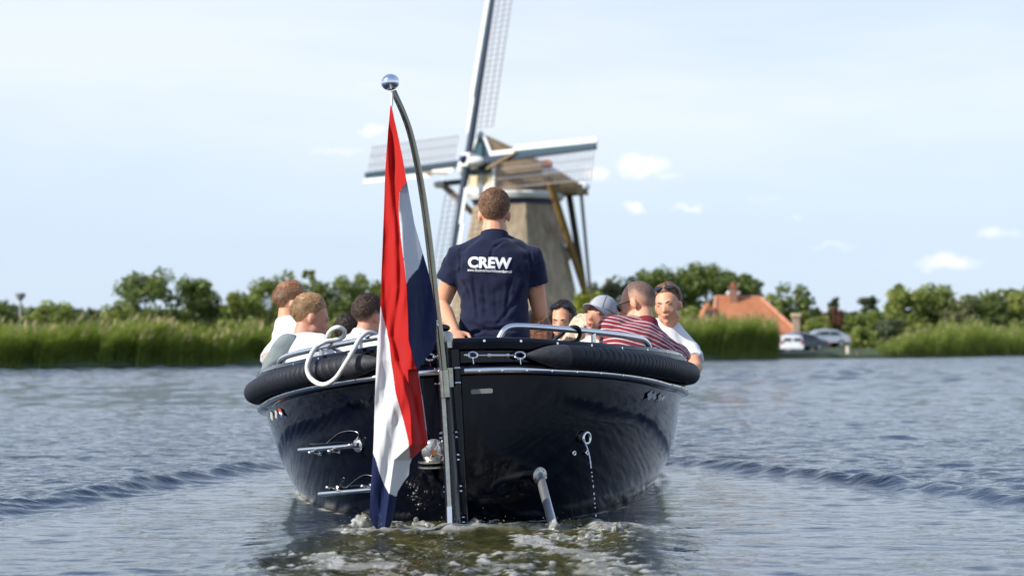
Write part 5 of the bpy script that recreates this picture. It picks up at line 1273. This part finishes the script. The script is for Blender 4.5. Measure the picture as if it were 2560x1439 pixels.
def person(label, head, yaw, hyaw=None, hpitch=0, hroll=0, lean=10, sex='m', skin=SK1, shirt=M_tee, sleeve=.62, hair=('swept', H_brown, {}), stand=False, arms=None, sc=1.0, polo=False, vox=.0078, beard=None, smile=False, group=None, bend=0, band=False, wide=1.0, legs=True, sleeve_r=(None, None), fold=.006, loose=.03, armk=1.0, sdrop=.078, mg=.27):
    H = P(*head) if not isinstance(head, Vector) else head
    f = Vector((math.sin(R(yaw)), math.cos(R(yaw)), 0)); r = Vector((f.y, -f.x, 0)); u = Vector((0, 0, 1))
    if hyaw is None: hyaw = yaw
    HM = Matrix.Translation(H) @ Matrix.Rotation(R(-hyaw), 4, 'Z') @ Matrix.Rotation(R(hpitch), 4, 'X') @ Matrix.Rotation(R(hroll), 4, 'Y') @ Matrix.Scale(sc, 4)
    hp = lambda x, y, z: HM @ Vector((x, y, z))
    a = R(lean); sp = (u * math.cos(a) + f * math.sin(a)); fw = (f * math.cos(a) - u * math.sin(a))
    nb = H + (-.135 * u - .045 * f * (1 + lean / 25) ) * sc * 1.0; fem = sex == 'f'; w = (.90 if fem else 1.0) * sc * wide
    pel = nb - sp * .545 * sc
    def inboat(p_, mg=.27):
        l = BMi @ p_; lim = max(.12, abs(hull_pt(.02, max(.05, l.z)).x)); zz = min(.55, max(.02, l.z)); W_ = hullpar(zz); q_ = (l.y - W_[2]) / W_[1]
        lim = W_[0] * (1 - (1 - min(1, max(0, q_))) ** W_[3]) ** (1 / W_[3]) if q_ < 1 else W_[0]
        lim = max(.1, lim - mg); l.x = max(-lim, min(lim, l.x)); return BM @ l
    pel = inboat(pel, mg); dv = (nb - pel); slen = dv.length / (.545 * sc); sp = dv.normalized(); fw = (f - sp * f.dot(sp)).normalized(); r = fw.cross(sp).normalized()
    base = Vector((pel.x, pel.y, -.128 if True else 0))
    Mx = Matrix.Translation(base) @ Matrix.Rotation(R(-yaw), 4, 'Z')
    e = empty('person', Mx, label, 'person', group)
    e['pose'] = 'standing' if stand else 'sitting'
    shL = nb - r * .170 * w - sp * sdrop * sc; shR = nb + r * .170 * w - sp * sdrop * sc
    secs = [(-.10, .155, .105, 0), (0, .172, .118, 0), (.10, .158, .110, .0), (.22, .152, .108, .005), (.34, .176, .118, .008), (.41, .186, .118, .004), (.462, .165, .102, -.004), (.505, .112, .082, -.008), (.545, .068, .062, -.006)]
    if fem: secs = [(-.10, .165, .11, 0), (0, .172, .12, 0), (.10, .145, .10, 0), (.20, .130, .092, .0), (.33, .150, .118, .018), (.42, .158, .105, .006), (.475, .155, .09, 0), (.51, .11, .075, -.004), (.545, .055, .052, -.004)]
    def torso(g, add, z0=-9, loose=0.0, top=9):
        rings = []
        for z, hw, hd, of in secs:
            if z < z0 or z > top: continue
            c = pel + sp * z * sc * slen + fw * of; lo = add + loose * max(0, (.36 - z)) * 1.0; ring = []
            for k in range(24):
                t = 2 * math.pi * k / 24; cx = math.copysign(abs(math.cos(t)) ** .82, math.cos(t)); cy = math.copysign(abs(math.sin(t)) ** .82, math.sin(t))
                ring.append(c + r * cx * (hw * w + lo) + fw * cy * (hd * w + lo))
            rings.append(ring)
        g.loft(rings, True)
    def traps(g, add):
        for s, sh in ((-1, shL), (1, shR)):
            g.cap2(nb + sp * .005, sh - r * s * .02 + sp * .012 * sc, (.045 + add) * sc, (.048 + add) * sc, 12)
            g.cap2(sh - r * s * .035 * w - sp * .02, sh + r * s * .006 - sp * .012, (.058 + add) * sc, (.056 + add) * sc, 14)
    # arms: elbow and wrist
    dflt = {}
    for s, sh in ((-1, shL), (1, shR)):
        el = sh - u * .27 * sc + r * s * .06 + f * .05; wr = el + f * .22 * sc - u * .04 - r * s * .08; dflt[s] = (el, wr)
    for s in (-1, 1):
        if arms and arms.get(s): dflt[s] = tuple(P(*q) if not isinstance(q, Vector) else q for q in arms[s])
    body = G(); torso(body, -.016, top=.49); torso(body, -.006, z0=.45); traps(body, -.008)
    ka = (.82 if fem else 1.0) * sc * armk
    for s, sh in ((-1, shL), (1, shR)):
        el, wr = dflt[s]
        mid = sh.lerp(el, .42); body.cap2(sh, mid, .050 * ka, .049 * ka, 14); body.cap2(mid, el, .049 * ka, .037 * ka, 14)
        m2 = el.lerp(wr, .3); body.cap2(el, m2, .037 * ka, .040 * ka, 14); body.cap2(m2, wr, .040 * ka, .026 * ka, 14)
        # hand
        d = (wr - el).normalized(); side = r * -s; nrm = d.cross(side).normalized() if d.cross(side).length > .1 else u; side = nrm.cross(d).normalized()
        pc = wr + d * .048 * sc
        rot = Matrix((side, d, nrm)).transposed(); body.ell(pc, (.040 * ka, .052 * ka, .018 * ka), rot, 14, 10)
        for k, (o_, ln) in enumerate(((-.027, .060), (-.009, .072), (.009, .068), (.026, .052))):
            b0 = pc + side * o_ * ka + d * .040 * ka; b1 = b0 + d * ln * .5 * ka - nrm * .010 * ka; b2 = b1 + d * ln * .32 * ka - nrm * .026 * ka
            body.cap2(b0, b1, .0095 * ka, .0088 * ka, 8); body.cap2(b1, b2, .0088 * ka, .0075 * ka, 8)
        t0 = pc - d * .02 * ka + side * .034 * ka; t1 = t0 + (d * .7 + side * .7) * .032 * ka; body.cap2(t0, t1, .0115 * ka, .010 * ka, 8); body.cap2(t1, t1 + (d * .9 + side * .1 - nrm * .3) * .028 * ka, .010 * ka, .008 * ka, 8)
    # neck and head
    body.cap2(nb - sp * .03, hp(0, -.022, -.055), (.060 if not stand else .067) * ka, .054 * ka, 16); body.cap2(nb, hp(0, .01, -.07), .050 * ka, .046 * ka, 14)
    def he(c, rd, rx=0): 
        rot = HM.to_3x3().normalized() @ Matrix.Rotation(R(rx), 3, 'X'); body.ell(hp(*c), tuple(q * sc for q in rd), rot, 22, 16)
    k = .95 if fem else 1.0
    he((0, -.014, .024), (.0755 * k, .096, .091)); he((0, .034, -.012), (.063 * k, .064, .082)); he((0, .042, -.066), (.047 * k, .046, .044)); he((0, .072, -.098), (.021 * k, .022, .020))
    for s in (-1, 1):
        he((s * .034 * k, .060, -.034), (.023, .023, .028)); he((s * .046 * k, .018, -.072), (.020 * k, .036, .026), 20); he((s * .0765 * k, -.008, -.016), (.0095, .019, .032), -12); he((s * .081 * k, -.016, -.010), (.006, .012, .024), -12)
    body.cap2(hp(-.036, .081, .014), hp(.036, .081, .014), .0135 * sc, .0135 * sc, 10)
    body.cap2(hp(0, .088, .006), hp(0, .108, -.034), .0070 * sc, .0095 * sc, 10)
    for s in (-1, 1): body.ell(hp(s * .0105, .098, -.037), (.0072 * sc,) * 3, None, 10, 8)
    body.cap2(hp(-.016, .094, -.060), hp(.016, .094, -.060), .0085 * sc, .0085 * sc, 8); body.cap2(hp(-.014, .092, -.071), hp(.014, .092, -.071), .0085 * sc, .0085 * sc, 8)
    # legs
    for s in (-1, 1):
        hip = pel + r * s * .085 * w - u * .02
        if stand: kn = hip + f * .02 - u * .42 * sc; an = Vector((kn.x, kn.y, -.05)) ; toe = an + f * .16
        else: kn = hip + f * .43 * sc + r * s * .06 + u * .02; kn = inboat(kn, .14); an = kn - u * min(.42 * sc, kn.z + .06) + f * .03; an = inboat(an, .16); toe = inboat(an + f * .15 - u * .03, .14)
        body.cap2(hip, kn, .082 * ka, .055 * ka, 12); body.cap2(kn, an, .054 * ka, .036 * ka, 12); body.cap2(an, toe, .038 * ka, .030 * ka, 10)
        dflt[(s, 'leg')] = (hip, kn, an)
    remesh_obj(body, 'body', skin, e, vox, 3)
    # trousers
    pt = G(); torso(pt, .014 if not stand else .004, top=.12 if not stand else .02)
    for s in (-1, 1):
        hip, kn, an = dflt[(s, 'leg')]; pt.cap2(hip, kn, .094 * ka, .066 * ka, 12); pt.cap2(kn, kn.lerp(an, .92), .066 * ka, .052 * ka, 12, flat=False)
    remesh_obj(pt, 'trousers', M_pants, e, .012, 3)
    # shirt
    sh_ = G(); torso(sh_, .013, z0=-.06, loose=loose); traps(sh_, .0115)
    for s, sh in ((-1, shL), (1, shR)):
        el, wr = dflt[s]; ra, rb = sleeve_r; ra = ra or .0640; rb = rb or .0630
        if sleeve < 1: sh_.cap2(sh, sh.lerp(el, sleeve * .45), ra * ka, (ra + rb) / 2 * ka, 16); sh_.tube([sh.lerp(el, .1), sh.lerp(el, sleeve)], [ra * ka, rb * ka], 18)
        else:
            sh_.cap2(sh, el, ra * ka, .055 * ka, 16); sh_.tube([el - (wr - el).normalized() * .02, el.lerp(wr, .90)], [.053 * ka, .042 * ka], 16)
            sh_.ell(el, .055 * ka)
    def bandf(co):     # stripe coordinate follows the spine, sleeves follow the arm
        M = np.array(FRAME[e]); wco = co @ M[:3, :3].T + M[:3, 3]; s0 = (wco - np.array(pel)) @ np.array(sp)
        xl = (wco - np.array(pel)) @ np.array(r); return s0 + .03 * np.abs(xl) + .004 * vn3(wco[:, 0] * 9, wco[:, 1] * 9, wco[:, 2] * 9, 4)
    st = remesh_obj(sh_, 'shirt', shirt, e, .0085, 3, folds(fold, int(head[0]) % 97 if not isinstance(head, Vector) else 3), bandf if band else None)
    if polo:
        g = G(); rings = []
        for z, rr in ((-.030, .083), (.008, .072), (.030, .064), (.031, .060), (-.002, .062)):
            c = nb + sp * z * sc + f * -.002
            rings.append([c + r * math.cos(t) * rr * ka * 1.02 + fw * math.sin(t) * rr * ka + sp * (-.018 * math.sin(t)) for t in [k * math.pi / 14 for k in range(28)]])
        g.loft(rings, False); g.build('collar', polo if not isinstance(polo, bool) else shirt, e)
    # face details
    for s in (-1, 1):
        g = G(); g.ell(hp(s * .031, .0815, -.004), tuple(q * sc for q in (.0125, .0070, .0042)), HM.to_3x3().normalized(), 14, 10); ey = g.build('eye', M_eyew, e)
        g = G(); g.ell(hp(s * .030, .0862, -.004), tuple(q * sc for q in (.0052, .0034, .0042)), HM.to_3x3().normalized(), 12, 8); g.build('iris', M_iris, ey)
        g = G(); g.tube([hp(s * .0175, .0875, -.001), hp(s * .031, .0892, .0035), hp(s * .045, .0805, -.002)], .0022 * sc, 8); g.build('eyelash', H_black, ey)
        g = G(); g.tube([hp(s * .014, .0945, .014), hp(s * .030, .0935, .021), hp(s * .047, .082, .016)], [.0042 * sc, .0046 * sc, .002 * sc], 8); g.build('eyebrow', hair[1] if hair[1] is not H_blond else H_fair, e)
    g = G(); up_c = .004 if smile else 0; g.tube([hp(-.028, .0865, -.0645 + up_c), hp(-.008, .1015, -.0625), hp(.008, .1015, -.0625), hp(.028, .0865, -.0645 + up_c)], [.002 * sc, .0042 * sc, .0042 * sc, .002 * sc], 8)
    g.tube([hp(-.020, .0905, -.0695 + up_c), hp(0, .1005, -.0720), hp(.020, .0905, -.0695 + up_c)], [.002 * sc, .0052 * sc, .002 * sc], 8); g.build('lips', M_lip, e)
    sty, hm, kw = hair
    hair_cap(HM, (0, -.014, .024), (.0755 * k + .001, .096 + .001, .091 + .001), sty, hm, e, seed=int(abs(H.x) * 100), **kw)
    if beard:
        hair_cap(HM @ Matrix.Rotation(R(180), 4, 'Y') , (0, .034, .040), (.054, .068, .074), 'buzz', beard, e, front=30, side=28, back=80, seed=3, name='beard')
    e['_'] = 1; del e['_']
    return dict(e=e, HM=HM, hp=hp, nb=nb, pel=pel, sp=sp, fw=fw, r=r, f=f, u=u, sc=sc, shirt=st, sh=(shL, shR), arms=dflt, ka=ka)
def sunglasses(p, ymul=1.0, zoff=0.0, rx=0.0, lens=M_lens, frame=M_blackg):
    hp = p['hp']; e = p['e']; rm = Matrix.Rotation(R(rx), 4, 'X')
    ks = 1.17 if rx else 1.0; q = lambda x, y, z: p['HM'] @ (rm @ Vector((x * (1.06 if rx else 1), y * ks, z * ks)) )
    g = G(); g.tube([q(-.078, .0, zoff + .004), q(-.072, .07, zoff + .004), q(-.056, .094, zoff + .006), q(0, .103, zoff + .006), q(.056, .094, zoff + .006), q(.072, .07, zoff + .004), q(.078, 0, zoff + .004)], .0026, 8); gl = g.build('sunglasses', frame, e)
    for s in (-1, 1):
        g = G(); rings = []
        for off in (0, .003):
            rings.append([q(s * .032 + .0265 * math.cos(a), .1005 + off - .22 * abs(s * .032 + .0265 * math.cos(a)) ** 1.2 * .6, zoff - .008 + .019 * math.sin(a)) for a in [k * math.pi / 9 for k in range(18)]])
        g.loft(rings, True); g.build('lens', lens, gl)
def long_hair(p, hm, locks, name='long_hair'):
    g = G()
    for pts in locks:
        rs = [q[3] for q in pts]; pp3 = [p['hp'](*q[:3]) for q in pts]; m = smooth_path(pp3, 16); rr = np.interp(np.linspace(0, 1, 17), np.linspace(0, 1, len(rs)), rs)
        g.tube(m, [float(x) * p['sc'] for x in rr], 10)
    def d(co): return .004 * vn3(co[:, 0] * 70, co[:, 1] * 70, co[:, 2] * 9, 5) + .003 * vn3(co[:, 0] * 30, co[:, 1] * 30, co[:, 2] * 6, 9)
    return remesh_obj(g, name, hm, p['e'], .006, 2, d)
# ---- the steersman, from behind
crew = person('man standing at the helm in a navy polo shirt with CREW on its back', (1236, 534, 10.7), 0, hyaw=2, hpitch=-4, lean=1, skin=SK1, shirt=M_navy, sleeve=.50, stand=True, polo=True, vox=.0062, wide=1.09, sdrop=.100, sc=1.02, sleeve_r=(.066, .070),
    loose=-.02, armk=1.1, hair=('curly', H_brown, dict(thick=.012, back=-52)), arms={-1: (P(1104, 764, 10.7), P(1136, 828, 10.45)), 1: (P(1350, 782, 10.7), P(1296, 815, 11.0))}, fold=.012)
def crease(p, segs):
    s = p['shirt']; me = s.data; M = np.array(FRAME[s]); n = len(me.vertices); co = np.empty(n * 3, dtype=np.float32); me.vertices.foreach_get('co', co); co = co.reshape(-1, 3)
    no = np.empty(n * 3, dtype=np.float32); me.vertices.foreach_get('normal', no); no = no.reshape(-1, 3); w = co @ M[:3, :3].T + M[:3, 3]; disp = np.zeros(n)
    back = (no @ M[:3, :3].T)[:, 1] < .2
    for x0, y0, x1, y1, dep, wd in segs:
        a = P(x0, y0, 10.6); b = P(x1, y1, 10.6); ax, az, bx, bz = a.x, a.z, b.x, b.z; L2 = (bx - ax) ** 2 + (bz - az) ** 2
        t = np.clip(((w[:, 0] - ax) * (bx - ax) + (w[:, 2] - az) * (bz - az)) / L2, 0, 1); dd = np.hypot(w[:, 0] - ax - t * (bx - ax), w[:, 2] - az - t * (bz - az)) + .004 * vn3(w[:, 0] * 20, w[:, 2] * 20, 0, 5)
        e = np.sin(np.clip(t, 0.0, 1.0) * math.pi) ** .5; disp += -dep * np.exp(-(dd / wd) ** 2) * e + .45 * dep * np.exp(-((dd - wd * 1.9) / wd) ** 2) * e
    co = co + no * (disp * back)[:, None]; me.vertices.foreach_set('co', co.astype(np.float32).ravel()); me.update()
crease(crew, [(1155, 842, 1215, 824, .015, .009), (1215, 824, 1310, 822, .014, .010), (1172, 806, 1250, 838, .010, .010), (1262, 603, 1232, 622, .009, .007), (1232, 622, 1224, 652, .008, .007), (1183, 690, 1196, 800, .007, .009), (1208, 700, 1216, 790, .005, .009), (1275, 700, 1262, 800, .007, .010), (1240, 720, 1240, 800, .004, .010),
              (1152, 618, 1150, 690, .007, .006), (1325, 616, 1327, 700, .008, .006), (1310, 700, 1285, 760, .009, .008), (1300, 740, 1240, 815, .008, .010), (1160, 700, 1180, 745, .008, .008), (1120, 660, 1142, 672, .006, .006), (1332, 668, 1352, 662, .006, .006)])
def put_text(p, body, size, wpx, cx, cy, name, bold=0.0, rot=0.0):
    cu = bpy.data.curves.new(name, 'FONT'); cu.body = body; cu.size = 1; cu.offset = bold; cu.align_x = 'CENTER'; cu.align_y = 'CENTER'; cu.resolution_u = 3
    if len(body) > 10: cu.space_character = 1.05
    tmp = bpy.data.objects.new('tmp', cu); C.objects.link(tmp); dg = bpy.context.evaluated_depsgraph_get(); dg.update()
    me = bpy.data.meshes.new_from_object(tmp.evaluated_get(dg)); bpy.data.objects.remove(tmp)
    import bmesh
    bm = bmesh.new(); bm.from_mesh(me); bmesh.ops.triangulate(bm, faces=bm.faces[:])
    for _ in range(2):
        ed = [x for x in bm.edges if x.calc_length() > .12]
        if ed: bmesh.ops.subdivide_edges(bm, edges=ed, cuts=1); bmesh.ops.triangulate(bm, faces=bm.faces[:])
    bm.to_mesh(me); bm.free()
    xs = [v.co.x for v in me.vertices]; ys = [v.co.y for v in me.vertices]; W_ = max(xs) - min(xs); x0 = (max(xs) + min(xs)) / 2; y0 = (max(ys) + min(ys)) / 2; Hh = max(ys) - min(ys)
    D = 10.6; k = wpx * D / F / W_; kh = size * D / F / Hh
    from mathutils.bvhtree import BVHTree
    s = p['shirt']; M = FRAME[s]; bv = BVHTree.FromPolygons([M @ v.co for v in s.data.vertices], [tuple(q.vertices) for q in s.data.polygons])
    ctr = P(cx, cy, D); Mi = M.inverted(); cr, sr = math.cos(rot), math.sin(rot)
    for v in me.vertices:
        a = (v.co.x - x0) * k; b = (v.co.y - y0) * kh
        w0 = Vector((ctr.x + a * cr - b * sr, ctr.y - 1.2, ctr.z + a * sr + b * cr)); hit = bv.ray_cast(w0, Vector((0, 1, 0)))
        y = hit[0].y - .0035 if hit[0] else ctr.y
        v.co = Mi @ Vector((w0.x, y, w0.z))
    me.update(); return mesh_obj(name, me, mat('white_print', (.82, .82, .82), .7), s, smooth=False)
put_text(crew, 'CREW', 29, 109, 1225, 658, 'crew_lettering', bold=.045, rot=-.03)
put_text(crew, 'www.Bootverhuurhillegersberg.nl', 10, 110, 1224, 679, 'web_address_lettering', bold=.02, rot=-.045)
# ---- passengers, left side
p2 = person('fair haired man in white sitting furthest left, face turned away', (731, 757, 12.3), 60, hyaw=72, hpitch=-12, lean=6, skin=SK1, shirt=M_tee, sleeve=.95, hair=('swept', H_auburn, dict(thick=.016, front=38, back=-56)), arms={-1: (P(672, 900, 12.2), P(740, 925, 12.0)), 1: None})
p3 = person('blond man with swept hair in a white tee, grey sweater over his shoulder, in profile', (779, 794, 11.15), 48, hyaw=76, hpitch=-16, hroll=-4, lean=20, skin=SK3, shirt=M_tee, sleeve=.6, hair=('swept', H_fair, dict(thick=.017, front=34, back=-58, part=2.0)), arms={-1: (P(683, 912, 11.1), P(676, 968, 11.05)), 1: None})
# grey sweater hanging from his left shoulder down the arm
g = G(); shL = p3['sh'][0]; el, wr = p3['arms'][-1]
s0_, s1_, s2_, s3_ = P(752, 858, 11.1), P(722, 866, 11.05), P(683, 912, 11.05), P(672, 975, 11.05)
g.cap2(s0_, s1_, .040, .070, 14); g.cap2(s1_, s2_, .074, .066, 16); g.cap2(s2_, s3_, .066, .056, 14); g.cap2(s0_, P(764, 880, 11.02), .040, .030, 12)
remesh_obj(g, 'sweater', M_sweat, p3['e'], .008, 3, folds(.012, 21))
p4 = person('dark curly haired man in a white collared shirt beside the flag, facing away', (925, 790, 12.2), 35, hyaw=42, hpitch=-6, lean=16, skin=SK3, shirt=M_tee, sleeve=.75, polo=M_tee, hair=('curly', H_dark, dict(thick=.016, back=-50)), arms={-1: (P(862, 893, 12.1), P(935, 884, 11.9)), 1: None})
p4b = person('passenger with dark hair almost hidden behind the white rope loop', (880, 832, 13.4), 60, lean=14, skin=SK2, shirt=M_sweat, sleeve=1.0, hair=('curly', H_black, dict(thick=.014)), vox=.011)
# ---- passengers, right side
p5 = person('woman with long reddish brown hair behind the right elbow of the steersman', (1345, 838, 12.2), 10, lean=6, sex='f', skin=SK1, shirt=M_beige, sleeve=.6, hair=('long', H_red, dict(thick=.018, front=30, back=-66, side=-40)), vox=.0105)
long_hair(p5, H_red, [[(x, -.085 - .02 * abs(math.cos(x * 20)), .02, .035), (x * 1.25, -.098, -.08, .036), (x * 1.3, -.085, -.19, .034), (x * 1.25, -.075, -.30, .02)] for x in (-.06, -.03, 0, .03, .06)])
p6 = person('dark haired woman in a white patterned blouse with sunglasses pushed up on her head', (1407, 800, 12.9), 190, hyaw=198, hpitch=-10, lean=6, sex='f', skin=SK1, shirt=M_blouse, sleeve=.6, hair=('long', H_black, dict(thick=.018, front=48, back=-66, side=-40)), vox=.0078, sc=.98)
long_hair(p6, H_black, [[(s * .066, .015, .05, .026), (s * .078, .022, -.03, .026), (s * .082, .015, -.12, .026), (s * .09, -.01, -.20, .02)] for s in (-1, 1)] + [[(s * .05, -.06, 0, .04), (s * .06, -.075, -.10, .04), (s * .06, -.06, -.22, .03)] for s in (-1, 0, 1)])
sunglasses(p6, rx=61, zoff=.012)
p7 = person('blond woman sitting low between the dark haired woman and the grey cap', (1462, 838, 12.35), 155, hyaw=140, hpitch=-24, lean=16, sex='f', skin=SK1, shirt=M_beige, sleeve=.6, hair=('long', H_blond, dict(thick=.018, front=46, back=-66, side=-40)), vox=.0078, sc=.96)
long_hair(p7, H_blond, [[(s * .062, .02, .05, .026), (s * .076, .03, -.04, .026), (s * .080, .03, -.14, .028), (s * .075, .02, -.26, .018)] for s in (-1, 1)] + [[(s * .05, -.06, 0, .04), (s * .06, -.075, -.10, .04), (s * .06, -.06, -.22, .03)] for s in (-1, 0, 1)])
p8 = person('man in a light grey cap and white tee looking down to the left', (1502, 788, 11.6), 215, hyaw=214, hpitch=8, hroll=-9, lean=12, skin=SK3, shirt=M_tee, sleeve=.6, hair=('buzz', H_auburn, dict(front=40)), wide=1.05)
hp8 = p8['hp']; M_cap = mat('light_grey_cap_cloth', (.36, .375, .40), .85, 0, .06, 20, bump=.0006, bscale=200)
g = G(); rings = []
HMc = p8['HM'] @ Matrix.Rotation(R(6), 4, 'X')
for k in range(13):
    t = k / 12 * math.pi / 2; rr = math.cos(t); z = .034 + .088 * math.sin(t)
    rings.append([HMc @ Vector((rr * .086 * math.sin(a) * (1 + .012 * (abs(math.sin(3 * a)) < .15)), -.014 + rr * .106 * math.cos(a), z)) for a in [j * 2 * math.pi / 36 for j in range(36)]])
inner = [[HMc @ Vector((.083 * math.sin(a), -.014 + .103 * math.cos(a), .030)) for a in [j * 2 * math.pi / 36 for j in range(36)]]]
g.loft(inner + rings, True); cp = g.build('cap', M_cap, p8['e'])
g = G(); top = []; bot = []; nA = 21
for row in range(5):
    fr = row / 4; rw = []
    for j in range(nA):
        a = (j / (nA - 1) - .5) * 2.35; x = .086 * math.sin(a) * (1 - .02 * fr); y = -.014 + .106 * math.cos(a) + fr * .068 * math.cos(a * .62) ; z = .036 - fr * .006 - .30 * x * x / .086 * (.6 + fr)
        rw.append(Vector((x, y, z)))
    top.append(rw)
V_ = [HMc @ v for rw in top for v in rw] + [HMc @ (v - Vector((0, 0, .003))) for rw in top for v in rw]; n1 = nA * 5; F_ = []
for i in range(4):
    for j in range(nA - 1): a_ = i * nA + j; F_.append((a_, a_ + 1, a_ + nA + 1, a_ + nA)); F_.append((n1 + a_, n1 + a_ + nA, n1 + a_ + nA + 1, n1 + a_ + 1))
for j in range(nA - 1): a_ = 4 * nA + j; F_.append((a_, a_ + 1, n1 + a_ + 1, n1 + a_))
g.add(V_, F_); g.build('cap_peak', M_cap, cp)
g = G(); g.ell(HMc @ Vector((0, -.014, .122)), .006); g.build('cap_button', M_cap, cp)
for j in range(6):
    g = G(); a = j * math.pi / 3 + .5; g.tube([HMc @ Vector((.0875 * math.cos(t) * math.sin(a), -.014 + .1075 * math.cos(t) * math.cos(a), .034 + .0895 * math.sin(t))) for t in [q * math.pi / 2 / 10 for q in range(11)]], .0012, 5); g.build('seam', M_sweat, cp)
p9 = person('shaven headed man in a red and white striped polo, his back to us', (1592, 757, 11.0), -26, hyaw=-66, hpitch=-16, hroll=6, lean=24, skin=SK1, shirt=M_stripe, sleeve=.62, polo=mat('dark_red_collar', (.20, .012, .022), .85), hair=('buzz', H_buzz, dict(front=46, back=-52, side=-4)), band=True, wide=1.20, mg=.26, vox=.0068, arms={-1: (P(1560, 905, 10.75), P(1520, 930, 10.9)), 1: (P(1712, 888, 11.3), P(1650, 900, 11.5))}, fold=.009)
sunglasses(p9, zoff=.0, lens=M_lensb)
p10 = person('dark haired man in a white tee facing us, right of the striped shirt', (1670, 762, 11.7), 190, hyaw=200, hpitch=-3, hroll=8, lean=4, skin=SK1, shirt=M_tee, sleeve=.62, hair=('swept', H_brown, dict(thick=.018, front=35)), smile=True, arms={-1: (P(1741, 918, 11.55), P(1705, 952, 11.3)), 1: None}, vox=.0068, sc=.97)
sunglasses(p10, rx=63, zoff=.012)
